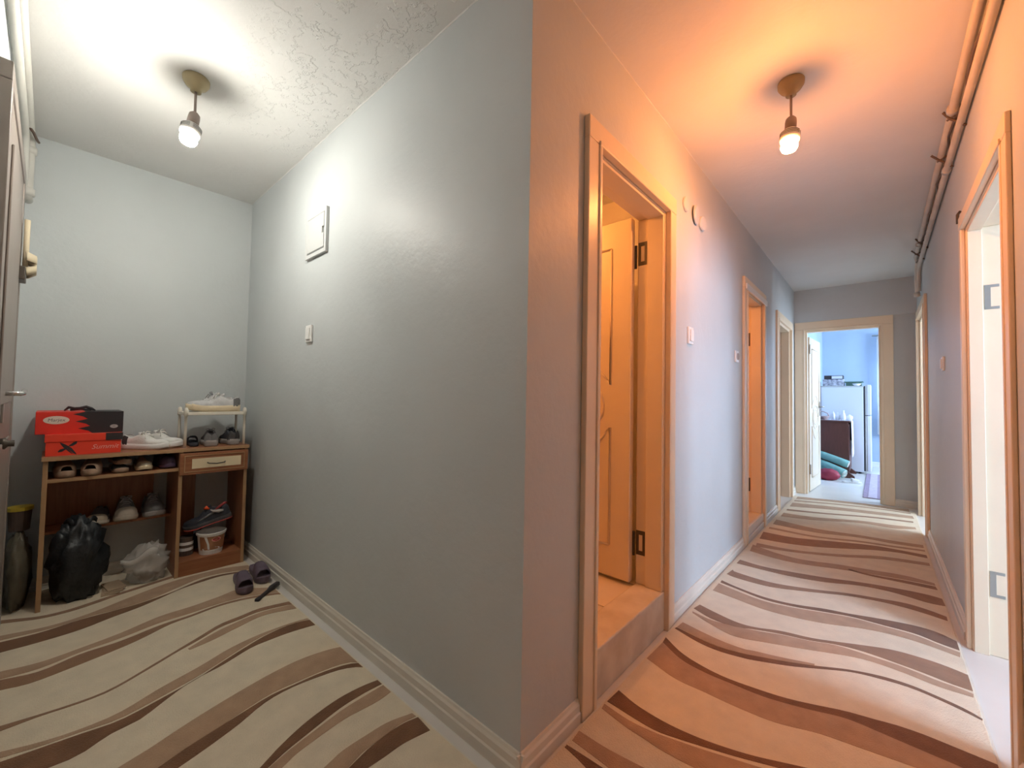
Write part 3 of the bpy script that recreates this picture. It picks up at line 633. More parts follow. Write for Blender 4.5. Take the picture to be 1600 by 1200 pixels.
# ------------------------------------------------------------------ switches, panel, caps
def switch(label, axis, c, side, a, z, w=0.075, h=0.095, keys=1, cat='light switch', name='light_switch', round_=False):
    t = thing(name, label, cat, (c, a, z) if axis == 'x' else (a, c, z), 0)
    def bx(p, q, z0, z1, d0, d1):
        e0, e1 = sorted((side*d0, side*d1)); return (e0, e1, p, q, z0, z1) if axis == 'x' else (p, q, e0, e1, z0, z1)
    MB().box(*bx(-w/2, w/2, -h/2, h/2, 0, 0.012)).build('plate', 'switch_white', t, bevel=0.004)
    if round_:
        r = MB().lathe([(0, 0), (0.026, 0), (0.026, 0.004), (0.021, 0.004), (0.021, -0.004), (0, -0.004)], 20).build('socket_well', 'print_grey', t,
            matrix=Matrix.Translation((side*0.013, 0, 0)) @ Matrix.Rotation(side*PI/2, 4, 'Y'))
    else:
        MB().box(*bx(-w*0.30, w*0.30, -h*0.34, h*0.34, 0.012, 0.019)).build('rocker', 'switch_white', t, bevel=0.003)
    return t
switch('white light switch on the long grey wall below the flush panel', 'y', 0, -1, -1.56, 1.44)
switch('white light switch on the corridor wall just past the first doorway', 'x', 0, 1, 1.41, 1.47)
switch('white wall socket beside the second doorway', 'x', 0, 1, 2.41, 1.44, w=0.085, h=0.085, cat='socket', name='wall_socket', round_=True)
switch('small switch on the pipe wall between the two right doorways', 'x', XC, -1, 2.80, 1.37, w=0.07, h=0.09)
ep = thing('fuse_panel', 'flush painted fuse panel high on the long grey wall', 'fuse box', (-1.50, 0, 1.98))
mb = MB()
px0, px1, pz0, pz1 = -0.13, 0.13, -0.12, 0.12
for a in ((px0, px0+0.022, pz0, pz1), (px1-0.022, px1, pz0, pz1), (px0+0.022, px1-0.022, pz0, pz0+0.022), (px0+0.022, px1-0.022, pz1-0.022, pz1)):
    mb.box(a[0], a[1], -0.016, 0, a[2], a[3])
mb.build('panel_frame', 'panel_paint', ep, bevel=0.002)
MB().box(px0+0.022, px1-0.022, -0.003, 0, pz0+0.022, pz1-0.022).build('recess', 'panel_paint', ep)
pd = MB().box(px0+0.0225, px1-0.052, -0.0155, -0.003, pz0+0.031, pz1-0.0225).box(px1-0.052, px1-0.030, -0.0155, -0.003, pz0+0.031, -0.012).box(px1-0.052, px1-0.030, -0.0155, -0.003, 0.022, pz1-0.0225).build('panel_door', 'panel_paint', ep, bevel=0.002)
for k, (y, z, r) in enumerate(((1.335, 2.185, 0.040), (1.49, 2.178, 0.055), (1.605, 2.165, 0.042))):
    t = thing('junction_cap', 'round painted junction cover, ' + ('smallest, nearest the first doorway' if k == 0 else 'largest, middle of the three' if k == 1 else 'loose one, farthest from the first doorway'), 'junction cover', (0, y, z), 0, 'round junction covers')
    mx = Matrix.Rotation(PI/2, 4, 'Y') @ Matrix.Rotation(0.0, 4, 'X')
    mx = Matrix.Translation((0.001+(0, .055*.10, .042*.14)[k], 0, 0)) @ Matrix.Rotation((0, 0.10, -0.14)[k], 4, 'Z') @ mx
    MB().lathe([(0, 0), (r, 0), (r, 0.006), (r*0.92, 0.011), (0, 0.013)], 24).build('cover', 'wall_paint', t, matrix=mx)
tag(MB().tube([(XC-0.004, 1.985, 2.06), (XC-0.014, 1.985, 2.045), (XC-0.014, 1.985, 2.0)], 0.006, 6).build('wall_hook', 'dark_metal', smooth=True), 'dark hook beside the head of the right doorway', 'hook')

# ------------------------------------------------------------------ shoe desk
DX0, DX1 = -2.645, -2.30; DY0, DY1 = -0.957, -0.072; DZ = 0.770; FZ = RUGZ+0.0003; DV = -0.415
desk = thing('shoe_desk', 'brown wooden desk with one drawer used as a shoe shelf', 'desk', (DX1, (DY0+DY1)/2, 0))
def dk(name, m, x0, x1, y0, y1, z0, z1, bevel=0.0015, parent=None):
    o = box(name, m, parent or desk, x0, x1, y0, y1, z0, z1, bevel)
    if parent is None: o.location = (-desk.location.x, -desk.location.y, 0)
    return o
dk('desk_top', 'desk_wood', DX0, DX1+0.012, DY0-0.005, DY1+0.006, DZ-0.020, DZ)
dk('top_edging', 'desk_edge', DX1+0.012, DX1+0.0135, DY0-0.005, DY1+0.006, DZ-0.020, DZ)
for nm, y in (('side_panel', DY0), ('divider_panel', DV-0.009), ('side_panel', DY1-0.018)):
    dk(nm, 'desk_inside', DX0, DX1-0.0015, y, y+0.018, FZ, DZ-0.020)
    dk('panel_edging', 'desk_edge', DX1-0.0015, DX1, y, y+0.018, FZ, DZ-0.020)
dk('upper_shelf', 'desk_inside', DX0+0.02, DX1-0.0115, DY0+0.018, DV-0.009, 0.640, 0.655)
dk('shelf_edging', 'desk_edge', DX1-0.0115, DX1-0.010, DY0+0.018, DV-0.009, 0.638, 0.656)
dk('middle_shelf', 'desk_inside', DX0, -2.47, DY0+0.018, DV-0.009, 0.345, 0.360)
dk('back_panel', 'desk_inside', DX0, DX0+0.008, DY0+0.018, DV-0.075, 0.36, 0.60)
dk('back_panel', 'desk_inside', DX0, DX0+0.008, DV+0.009, DV+0.14, 0.10, 0.745)
dk('bottom_board', 'desk_wood', DX0, DX1-0.012, DV+0.009, DY1-0.018, 0.082, 0.098)
dk('plinth', 'desk_wood', DX1-0.012, DX1-0.002, DV+0.009, DY1-0.018, FZ, 0.098)
dk('drawer_box', 'desk_inside', DX0+0.04, DX1-0.002, DV+0.015, DY1-0.024, 0.63, 0.735)
dr = dk('drawer_front', 'desk_wood', DX1-0.002, DX1+0.014, DV-0.008, DY1, 0.612, 0.742, 0.003)
yc = (DV+DY1)/2; zc = 0.677
for a in ((DV+0.012, DY1-0.020, 0.722, 0.727), (DV+0.012, DY1-0.020, 0.627, 0.632), (DV+0.012, DV+0.017, 0.632, 0.722), (DY1-0.025, DY1-0.020, 0.632, 0.722)):
    dk('drawer_moulding', 'desk_edge', DX1+0.014, DX1+0.018, *a, 0.001, dr)
dk('drawer_inlay', 'inlay_cream', DX1+0.014, DX1+0.0155, DV+0.050, DY1-0.040, 0.647, 0.706, 0.0005, dr)
MB().tube([(DX1+0.0150, yc-0.045, zc), (DX1+0.030, yc-0.040, zc-0.003), (DX1+0.034, yc, zc-0.007), (DX1+0.030, yc+0.040, zc-0.003), (DX1+0.0150, yc+0.045, zc)], 0.0038, 8) \
    .build('drawer_handle', 'dark_metal', dr, smooth=True)

# ------------------------------------------------------------------ shoes
WT = [(0, .0), (.012, .075), (.05, .105), (.12, .122), (.3, .115), (.45, .122), (.62, .155), (.74, .165), (.86, .148), (.94, .105), (.985, .05), (1, .0)]
def outline(L, k=1.0, n=26, xs=1.0):
    pts = []
    for i in range(n+1):
        t = 0.5-0.5*math.cos(PI*i/n); pts.append(((t-0.5)*L*xs, lerp(WT, t)*L*k))
    return [(x, y) for x, y in pts] + [(x, -y) for x, y in pts[-2:0:-1]]
def shoe(name, label, loc, rotz, L=0.27, up='shoe_white', sole='sole_white', lace='lace_white', heel=None, lining='lining_dark', sole_h=0.10, collar=0.30, instep=0.36,
         toe=0.17, group=None, toecap=None, tilt=(0, 0), bow=True, accent=None, sole_line=None, wk=1.0):
    t = thing(name, label, 'shoe', loc, rotz, group)
    if tilt != (0, 0): t.rotation_euler = (tilt[0], tilt[1], rotz)
    if up in ('shoe_white', 'shoe_silver'): lining = 'shoe_white'
    sh = sole_h*L
    def zs(x):       # toe spring and heel lift
        u = x/L+0.5; return 0.05*L*max(0, (u-0.72)/0.28)**2
    rs = []
    for k, z in ((0.93, 0), (1.04, 0.25), (1.06, 0.6), (1.02, 1.0), (0.6, 1.0)):
        rs.append([(x*1.01, y, zs(x)+z*sh*(1.0+0.35*max(0, 0.4-(x/L+0.5)))) for x, y in outline(L, k*wk)])
    so = MB().rings(rs).build('sole', sole, t, smooth=True, bevel=0)
    if sole_line:
        MB().rings([[(x*1.012, y, zs(x)+z*sh) for x, y in outline(L, 1.075*wk)] for z in (0.02, 0.22)]).build('outsole', sole_line, so, smooth=True)
    HT = [(0, collar*.80), (.04, collar), (.10, collar*1.0), (.22, collar*.82), (.34, collar*.98), (.42, instep), (.52, instep*.86), (.66, instep*.62), (.80, toe*1.15), (.90, toe), (.97, toe*.8), (1, toe*.45)]
    n = 26; K = 14
    def upper(t0, t1, n, off, cavity=True, ka=0, kb=K):
        rr = []
        for i in range(n+1):
            u = t0+(t1-t0)*i/n
            ww = max(0.004*L, lerp(WT, u)*L*0.97*wk)+off; hh = lerp(HT, u)*L-sh*0.8
            x = (u-0.5)*L*0.985 + (off if u > 0.9 else -off if u < 0.1 else 0)
            ring = []
            for k in range(ka, kb+1):
                a = PI*k/K; c, s_ = math.cos(a), math.sin(a)
                y = ww*math.copysign(abs(c)**0.62, c)*(1-0.30*s_*s_*(0.6 if u < .5 else 0.35)); z = hh*abs(s_)**0.62
                if cavity and 0.035 < u < 0.40:
                    d = abs(k-K/2)
                    if d <= 2.5: z = hh*0.30; y *= 0.95
                    elif d <= 3.5: z = hh*0.97
                ring.append((x, y, zs(x)+sh*0.85+z+off*0.6))
            rr.append(ring)
        return rr
    u_ = MB(); rr = upper(0.004, 0.996, n, 0.0)
    u_.rings(rr, closed=False); u_.add(rr[0], [tuple(range(K+1))]); u_.add(rr[-1], [tuple(range(K+1))[::-1]])
    uo = u_.build('upper', up, t, smooth=True)
    # dark insole filling the opening
    MB().rings([[((x*0.40-0.29*L), y*0.60, sh*0.85+(collar*L-sh*0.8)*0.36+dz) for x, y in outline(L, 1.0, 12)] for dz in (0, 0.004)]).build('insole', lining, t)
    # tongue
    tx = -0.5*L+0.40*L*0.985
    th = instep*L
    MB().rings([[(tx+dx+0.01*L*0, y, z) for y, z in ((-0.055*L, th-0.05*L+dz), (0.055*L, th-0.05*L+dz), (0.05*L, th+0.02*L+dz), (-0.05*L, th+0.02*L+dz))] for dx, dz in ((-0.04*L, 0.02*L), (0.0, 0.0), (0.08*L, -0.055*L))]).build('tongue', up, t, smooth=True)
    if heel:
        hr = upper(0.0, 0.16, 5, 0.0022, cavity=False)
        m_ = MB()
        for half in ((0, 5), (K-5, K)):
            m_.rings([r[half[0]:half[1]+1] for r in hr], closed=False)
        m_.add(hr[0][:6]+hr[0][K-5:], [tuple(range(12))])
        m_.build('heel_patch', heel, uo, smooth=True)
    if toecap:
        tr = upper(0.84, 1.0, 6, 0.0025, cavity=False); m_ = MB(); m_.rings(tr, closed=False); m_.add(tr[-1], [tuple(range(K+1))])
        m_.build('toe_cap', toecap, uo, smooth=True)
    if accent:
        for s_ in (1, -1):
            pts = []
            for u, q in ((.30, .55), (.42, .40), (.55, .34), (.66, .30)):
                pts.append(((u-.5)*L, s_*(lerp(WT, u)*L*wk*0.965), sh+q*lerp(HT, u)*L*0.8))
            MB().tube(pts, [0.003, 0.007, 0.006, 0.002], 6).build('side_stripe', accent, uo, smooth=True)
    if lace:
        lm = MB()
        for j in range(5):
            u = .45+.048*j; hh = lerp(HT, u)*L+0.085*0+0.012*L; yy = lerp(WT, u)*L*wk*0.50
            x = (u-.5)*L*.985
            lm.tube([(x-.008*L*4*(-1)**j, -yy, hh-.06*L), (x, -yy*.5, hh-0.008*L), (x, yy*.5, hh-0.008*L), (x+.008*L*4*(-1)**j, yy, hh-.06*L)], 0.0032, 6)
        if bow:
            x0 = -.06*L; z0 = instep*L*0.98+0.01*L
            for s_ in (1, -1):
                lm.tube([(x0, 0, z0), (x0+.03*L, s_*.05*L, z0+.05*L), (x0+.05*L, s_*.12*L, z0+.035*L), (x0+.03*L, s_*.11*L, z0-.005*L), (x0, 0, z0)], 0.003, 6)
                lm.tube([(x0, 0, z0), (x0+.09*L, s_*.06*L, z0-.01*L), (x0+.13*L, s_*.13*L, z0-.10*L)], 0.0028, 6)
        lm.build('laces', lace, t, smooth=True)
    return t
def slipper(name, label, loc, rotz, L=0.26, m='clog_purple', strap=None, sole_h=0.11, group=None, tilt=(0, 0), cat='slipper', closed=False, st=(.50, .86), sth=0.27, lining='lining_dark'):
    t = thing(name, label, cat, loc, rotz, group)
    if tilt != (0, 0): t.rotation_euler = (tilt[0], tilt[1], rotz)
    sh = sole_h*L
    def zs(x):
        u = x/L+.5; return .05*L*max(0, (u-.7)/.3)**2 + .035*L*max(0, (.25-u)/.25)
    rs = [[(x, y, zs(x)*(0.4 if z == 0 else 1)+z*sh) for x, y in outline(L, k)] for k, z in ((.90, 0), (1.0, .3), (1.02, .8), (.96, 1.0), (.84, .96), (.5, .90))]
    s_ = MB().rings(rs).build('footbed', m, t, smooth=True)
    rr = []; n = 9; K = 12
    for i in range(n+1):
        u = st[0]+(st[1]-st[0])*i/n; ww = lerp(WT, u)*L*1.02; hh = sth*L*(1-.45*max(0, (u-.55)/.45)); x = (u-.5)*L
        ring = [(x-0.03*L*math.sin(PI*k/K)*(1 if i == 0 else 0), ww*math.copysign(abs(math.cos(PI*k/K))**.6, math.cos(PI*k/K)), zs(x)+sh*.5+hh*abs(math.sin(PI*k/K))**.65) for k in range(K+1)]
        inner = [(p[0], p[1]*.88, p[2]-.022*L) for p in ring]
        rr.append(ring+inner[::-1])
    MB().rings(rr).build('strap', strap or m, t, smooth=True)
    return t

def on(x, y, z): return (x, y, z)
# trainers on the desk top
shoe('white_sneaker', 'white sneaker with a dark heel patch, front one of the pair beside the red boxes', (-2.405, -0.562, DZ), math.radians(46), 0.245, heel='shoe_charcoal', sole_h=.13, collar=.34, instep=.36, toe=.2)
shoe('white_sneaker', 'white sneaker tucked behind its mate beside the red boxes', (-2.462, -0.487, DZ), math.radians(46), 0.245, sole_h=.13, collar=.34, instep=.38, toe=.2)
# plastic rack
RZ = DZ+0.207; ry0, ry1, rx0, rx1 = -0.395, -0.088, -2.515, -2.335
rk = thing('mini_shelf', 'small cream plastic rack standing on the desk top', 'rack', ((rx0+rx1)/2, (ry0+ry1)/2, DZ))
def rkp(o): o.location = (-(rx0+rx1)/2, -(ry0+ry1)/2, -DZ); return o
for x in (rx0, rx1):
    for y in (ry0, ry1):
        rkp(MB().lathe([(0, 0), (.0085, 0), (.0075, .10), (.0075, .190), (.012, .192), (.012, .222), (.008, .240), (0, .243)], 12, (x, y, DZ)).build('post', 'rack_cream', rk, smooth=True))
for x in (rx0, rx1): rkp(MB().box(x-.008, x+.008, ry0, ry1, RZ-.012, RZ+.008).build('rail', 'rack_cream', rk, bevel=.003))
for y in (ry0, ry1): rkp(MB().box(rx0, rx1, y-.008, y+.008, RZ-.012, RZ+.008).build('rail', 'rack_cream', rk, bevel=.003))
for i in range(9):
    y = ry0+.02+i*(ry1-ry0-.04)/8
    rkp(MB().box(rx0+.006, rx1-.006, y-.010, y+.010, RZ-.004, RZ+.002).build('slat', 'rack_cream', rk))
shoe('silver_sneaker', 'silver white sneaker with a cream wavy sole on top of the rack', (-2.368, -0.235, RZ+.009), math.radians(-96), 0.250, 'shoe_silver', 'sole_cream', 'lace_white', heel='shoe_grey', sole_h=.15, collar=.37, instep=.42, toe=.22)
shoe('silver_sneaker', 'silver white sneaker lying behind its mate on top of the rack', (-2.470, -0.250, RZ+.009), math.radians(-92), 0.250, 'shoe_silver', 'sole_cream', 'lace_grey', sole_h=.15, collar=.37, instep=.44, toe=.22)
shoe('dark_trainer', 'black and grey trainer under the rack beside the rack post by the wall', (-2.43, -0.143, DZ), math.radians(182), 0.20, 'shoe_navy', 'sole_grey', 'lace_grey', heel='shoe_charcoal', sole_h=.17, collar=.46, instep=.5, toe=.25, wk=1.40)
shoe('dark_trainer', 'black and grey trainer in the middle under the rack, heel outward', (-2.42, -0.252, DZ), math.radians(172), 0.20, 'shoe_charcoal', 'sole_grey', 'lace_grey', heel='shoe_grey', sole_h=.17, collar=.43, instep=.48, toe=.25, wk=1.45)
slipper('dark_slipper', 'low black slipper at the shadowed end under the rack', (-2.45, -0.335, DZ), math.radians(175), 0.19, 'shoe_navy')

# shoe boxes
def shoe_box(label, x0, x1, y0, y1, z0, z1, m, lidm, lid_h):
    t = thing('shoe_box', label, 'shoe box', ((x0+x1)/2, (y0+y1)/2, z0))
    mb = lambda *a: MB().box(*a)
    o = mb(x0-(x0+x1)/2, x1-(x0+x1)/2, y0-(y0+y1)/2, y1-(y0+y1)/2, 0, z1-z0).build('body', m, t, bevel=.0015)
    hx, hy = (x1-x0)/2, (y1-y0)/2
    if lid_h:
        mb(-hx-.003, hx+.004, -hy-.004, hy+.004, z1-z0-lid_h, z1-z0+.003).build('lid', lidm, t, bevel=.0015)
    return t, o, hx, hy
b1, b1o, hx, hy = shoe_box('closed red shoe box with script lettering, at the bottom of the stack', -2.600, -2.335, -0.952, -0.675, DZ, DZ+.105, 'box_red_bright', 'box_red_bright', .035)
MB().box(hx+.003, hx+.0055, hy-.062, hy+.0055, .070, .1085).build('lid_corner', 'box_black', b1)
face = lambda y, z, x: Matrix.Translation((x, y, z)) @ Matrix(((0, 0, 1, 0), (1, 0, 0, 0), (0, 1, 0, 0), (0, 0, 0, 1)))
text_mesh('Summit', 0.034, 'print_pink', b1, face(0.075, 0.036, hx+.0006), 0.35)
lg = MB()
def ribbon(mb, pts, ws, x):
    n = len(pts); a, b = [], []
    for i, (p, w_) in enumerate(zip(pts, ws)):
        q = pts[min(i+1, n-1)]; r = pts[max(i-1, 0)]; d = Vector((q[0]-r[0], q[1]-r[1])).normalized(); nn = Vector((-d.y, d.x))*w_
        a.append((x, p[0]+nn.x, p[1]+nn.y)); b.append((x, p[0]-nn.x, p[1]-nn.y))
    mb.add(a+b, [(i, i+1, n+i+1, n+i) for i in range(n-1)])
ribbon(lg, [(-.090, .068), (-.070, .050), (-.052, .032), (-.038, .012), (-.030, .003)], [.001, .005, .006, .004, .001], hx+.0008)
ribbon(lg, [(-.088, .062), (-.075, .044), (-.058, .024), (-.044, .006)], [.001, .003, .003, .001], hx+.0008)
ribbon(lg, [(-.095, .020), (-.085, .026), (-.072, .033), (-.060, .044)], [.002, .007, .004, .001], hx+.0009)
ribbon(lg, [(-.060, .046), (-.048, .052), (-.036, .062), (-.030, .069)], [.001, .006, .007, .002], hx+.0009)
lg.build('brush_logo', 'box_black', b1)
b2, b2o, hx2, hy2 = shoe_box('red and black shoe box with an oval logo, on top of the stack', -2.625, -2.375, -0.990, -0.668, DZ+.108, DZ+.222, 'box_red', None, 0)
bk = MB(); n = 9   # ragged black half painted on the front, the top and the end
ed_ = [(0.012+.02*math.sin(i*2.1)-.03*(i/n)+(.03 if i % 3 == 0 else 0), i/n*.114) for i in range(n+1)]
bk.add([(hx2+.0006, y, z) for y, z in ed_]+[(hx2+.0006, hy2+.0006, z) for y, z in ed_], [(i, n+1+i, n+2+i, i+1) for i in range(n)])
bk.box(-hx2, hx2+.0006, hy2-.001, hy2+.0006, 0, .1146); bk.box(-hx2, hx2, ed_[-1][0], hy2, .113, .1146)
bk.build('black_half', 'box_black', b2)
def oval(parent, name, m, y, z, a, b, x):
    MB().add([(x, y+a*math.cos(i*PI/12), z+b*math.sin(i*PI/12)) for i in range(24)], [tuple(range(24))]).build(name, m, parent)
oval(b2, 'oval_logo', 'print_cream', -.090, .072, .046, .021, hx2+.0008)
text_mesh('Marjex', 0.022, 'ink', b2, face(-.090, .072, hx2+.0012), 0.15)
oval(b2, 'small_oval', 'print_grey', .125, .033, .016, .010, hx2+.0012)
text_mesh('oo', 0.010, 'ink', b2, face(.125, .034, hx2+.0016))
st = MB()
st.tube([(-2.50, -0.89, DZ+.226), (-2.47, -0.875, DZ+.243), (-2.46, -0.855, DZ+.238), (-2.45, -0.835, DZ+.240), (-2.45, -0.812, DZ+.246), (-2.45, -0.79, DZ+.236), (-2.45, -0.775, DZ+.226)], [.004, .007, .006, .006, .008, .007, .003], 8)
st.tube([(-2.49, -0.87, DZ+.228), (-2.50, -0.83, DZ+.232), (-2.49, -0.79, DZ+.228)], .005, 8)
tag(st.build('black_strap', 'box_black', smooth=True), 'crumpled black strap lying on the top shoe box', 'strap')

# shoes on the shelf under the desk top
US = 0.656
slipper('tan_slipper', 'large tan felt slipper at the outer end of the shelf under the desk top', (-2.43, -0.885, US), math.radians(5), 0.25, 'shoe_tan', sth=.28, st=(.36, .95))
slipper('tan_slipper', 'pale tan felt slipper beside the large one under the desk top', (-2.42, -0.775, US), math.radians(-8), 0.25, 'shoe_tan', sth=.28, st=(.36, .95))
slipper('house_slipper', 'brown house slipper lying under its mate on the desk shelf', (-2.42, -0.675, US), math.radians(4), 0.22, 'shoe_tan', 'shoe_charcoal', sole_h=.09, sth=.13)
slipper('house_slipper', 'brown house slipper stacked on its mate on the desk shelf', (-2.42, -0.672, US+.044), math.radians(12), 0.21, 'shoe_tan', 'shoe_charcoal', sole_h=.10, sth=.16)
shoe('beige_shoe', 'beige flat shoe with a pale sole on the desk shelf', (-2.42, -0.575, US), math.radians(3), 0.22, 'shoe_beige', 'sole_cream', None, sole_h=.10, collar=.24, instep=.27, toe=.2)
shoe('purple_shoe', 'dark purple shoe on the desk shelf next to the drawer', (-2.425, -0.475, US), math.radians(10), 0.22, 'shoe_purple', 'shoe_purple', None, sole_h=.10, collar=.32, instep=.34, toe=.27)
# shoes on the middle shelf
MS = 0.361
shoe('dark_shoe', 'dark shoe with a beige toe cap beside the black bag', (-2.527, -0.735, MS), math.radians(-10), 0.21, 'shoe_charcoal', 'sole_beige', None, toecap='shoe_beige', wk=1.35, sole_h=.10, collar=.34, instep=.36, toe=.24)
shoe('dark_shoe', 'grey shoe with a pale sole in the middle of the middle shelf', (-2.527, -0.625, MS), math.radians(-3), 0.21, 'shoe_grey', 'sole_beige', 'lace_grey', sole_h=.14, collar=.5, instep=.55, toe=.32, toecap='sole_beige', wk=1.5)
shoe('dark_shoe', 'grey trainer on the middle shelf against the divider', (-2.527, -0.505, MS), math.radians(3), 0.21, 'shoe_grey', 'sole_grey', 'lace_grey', sole_h=.14, collar=.5, instep=.55, toe=.32, wk=1.5)

# crumpled bags
def blob(name, m, parent, c, rad, seed, amp=.22, freq=3.0, n=26, rings=16, floor=None, knots=()):
    rs = []
    for i in range(1, rings):
        th = PI*i/rings; row = []
        for j in range(n):
            ph = 2*PI*j/n; d = Vector((math.sin(th)*math.cos(ph), math.sin(th)*math.sin(ph), -math.cos(th)))
            q = d*freq+Vector((seed*3.1, seed*1.7, seed))
            k = 1+amp*(abs(noise.noise(q))*-2.2+.5)+amp*.5*noise.noise(q*2.7)
            p = Vector((c[0]+d.x*rad[0]*k, c[1]+d.y*rad[1]*k, c[2]+d.z*rad[2]*k))
            if floor is not None: p.z = max(floor, p.z)
            row.append(tuple(p))
        rs.append(row)
    return MB().rings(rs).build(name, m, parent, smooth=True)
def bag(name, label, loc, rad, m, seed, ears=True, amp=.24, freq=3.0):
    t = thing(name, label, 'bag', loc)
    blob('bag_body', m, t, (0, 0, rad[2]*.92), rad, seed, amp, freq, floor=0.0)
    if ears:
        for s in (-1, 1):
            z = rad[2]*1.65
            r = []
            for k in range(7):
                u = k/6; p = Vector((.01*s+.02*math.sin(u*5), s*(.012+.05*u), z+.055*math.sin(u*2.4)))
                wv = .018*(1-.4*u)
                r.append([(p.x-.003, p.y, p.z-wv), (p.x+.003, p.y, p.z-wv), (p.x+.006, p.y+.004, p.z+wv), (p.x-.006, p.y+.004, p.z+wv)])
            MB().rings(r).build('bag_handle', m, t, smooth=True)
    return t
bag('plastic_bag', 'large crumpled black plastic bag on the floor under the desk', (-2.375, -0.815, FZ), (.085, .108, .215), 'bag_black', 6.1, amp=.30, freq=2.3)
cb_ = bag('plastic_bag', 'translucent white plastic bag on the floor against the desk divider', (-2.40, -0.533, FZ), (.085, .098, .105), 'bag_clear', 8.7, ears=False, amp=.36, freq=2.9)
r = []
for k in range(9):
    u = k/8; p = Vector((.10+.01*math.sin(u*6), .03-.155*u, .185-.035*u+.018*math.sin(u*7)))
    wv = .020-.010*u
    r.append([(p.x-.004, p.y, p.z-wv), (p.x+.004, p.y, p.z-wv), (p.x+.006, p.y, p.z+wv), (p.x-.006, p.y, p.z+wv)])
MB().rings(r).build('bag_handle', 'bag_clear', cb_, smooth=True)
shoe('brown_shoe', 'dark brown shoe inside the translucent plastic bag', (-2.41, -0.540, FZ+.004), math.radians(80), 0.13, 'clutter_brown', 'clutter_brown', None, sole_h=.10, collar=.32, instep=.36, toe=.22)
cbx = thing('folded_cardboard', 'flattened cardboard pieces on the floor between the two bags', 'cardboard', (-2.38, -0.680, FZ-.013))
for k in range(3):
    MB().box(-.10+.01*k, .085-.014*k, -.040+.006*k, .034+.006*k, .013+.006*k, .018+.006*k).build('cardboard_sheet', 'cardboard', cbx, matrix=Matrix.Rotation(.12*k-.1, 4, 'Z'))
bag('plastic_bag', 'dull crumpled plastic bag squeezed between the desk and the entrance wall', (-2.46, -1.025, FZ), (.13, .050, .19), 'bag_olive', 2.6, ears=False, amp=.2, freq=3.2)
tb = thing('yellow_tub', 'dark tub with a yellow lid on top of the dull bag beside the desk', 'tub', (-2.47, -1.025, 0.394))
MB().lathe([(0, 0), (.036, 0), (.042, .10), (0, .10)], 18).build('tub_body', 'clutter_brown', tb, smooth=False)
MB().lathe([(0, .10), (.046, .10), (.046, .118), (0, .120)], 18).build('tub_lid', 'yellow', tb)

# right bay: bucket, tin and black sneaker
BB = 0.098
bu = thing('plastic_bucket', 'white rimmed plastic tub with a brown picture label in the desk bay', 'bucket', (-2.385, -0.232, BB))
MB().lathe([(0, 0), (.060, 0), (.0635, .03), (.072, .118), (.079, .120), (.080, .132), (.074, .134), (.070, .128), (.060, .02), (0, .018)], 28).build('bucket_wall', 'bucket_white', bu, smooth=False)
lb = MB(); lab = []
for k in range(25):
    a = -1.15+2.3*k/24; lab.append(a)
lb.rings([[(rr_*math.cos(a), rr_*math.sin(a), z) for a in lab] for rr_, z in ((.0648, .030), (.0722, .112))], closed=False)
lb.build('label', 'bucket_label', bu, smooth=True)
def on_bucket(name, m, pts, lift=.0006):
    v = []
    for a, z in pts:
        rr_ = .0648+(.0722-.0648)*(z-.030)/.082+lift; v.append((rr_*math.cos(a), rr_*math.sin(a), z))
    MB().add(v, [tuple(range(len(v)))]).build(name, m, bu)
on_bucket('label_oval', 'print_pink', [(.18+.36*math.cos(i*PI/8), .092+.014*math.sin(i*PI/8)) for i in range(16)], .0010)
on_bucket('label_oval', 'red_fabric', [(.18+.28*math.cos(i*PI/8), .092+.009*math.sin(i*PI/8)) for i in range(16)], .0016)
on_bucket('milk_pour', 'bucket_white', [(-.72, .112), (-.52, .112), (-.34, .066), (-.30, .034), (-.46, .034), (-.50, .066)], .0012)
on_bucket('milk_pool', 'bucket_white', [(-.2+.75*math.cos(i*PI/8), .036+.011*math.sin(i*PI/8)) for i in range(16)], .0012)
tn = thing('striped_tin', 'striped tin standing behind the bucket near the divider', 'tin', (-2.44, -0.350, BB))
MB().lathe([(0, 0), (.038, 0), (.038, .11), (0, .11)], 20).build('tin_body', 'clutter_brown', tn)
for z in (.03, .065):
    MB().lathe([(.0385, z), (.0385, z+.018)], 20, cap=False).build('tin_stripe', 'bucket_white', tn)
shoe('black_sneaker', 'black sneaker with an orange heel tab resting on the bucket rim', (-2.395, -0.245, BB+.172), math.radians(-110), 0.255, 'shoe_navy', 'shoe_charcoal', 'shoe_charcoal', heel=None, sole_h=.11, collar=.40, instep=.42, toe=.22, bow=False, accent='shoe_grey', sole_line='sole_red', tilt=(0, math.radians(16)))
bs = bpy.data.objects['black_sneaker']
MB().tube([(-.030, .024, .098), (-.018, .026, .112), (-.004, .020, .106)], [.004, .012, .005], 8).build('orange_tab', 'orange', bs, smooth=True)
MB().tube([(-.118, -.012, .098), (-.112, .012, .104), (-.085, .030, .094), (-.055, .030, .080)], [.006, .008, .007, .003], 8).build('collar_lining', 'red_fabric', bs, smooth=True)
MB().tube([(-.10, .034, .066), (-.075, .037, .070), (-.048, .036, .080), (-.036, .030, .092)], [.006, .011, .007, .003], 8).build('grey_flash', 'print_grey', bs, smooth=True)
shoe('black_sneaker', 'plain black sneaker behind the orange tabbed one in the desk bay', (-2.535, -0.285, BB+.002), math.radians(-80), 0.23, 'shoe_navy', 'shoe_navy', None, sole_h=.12, collar=.42, instep=.44, toe=.26)

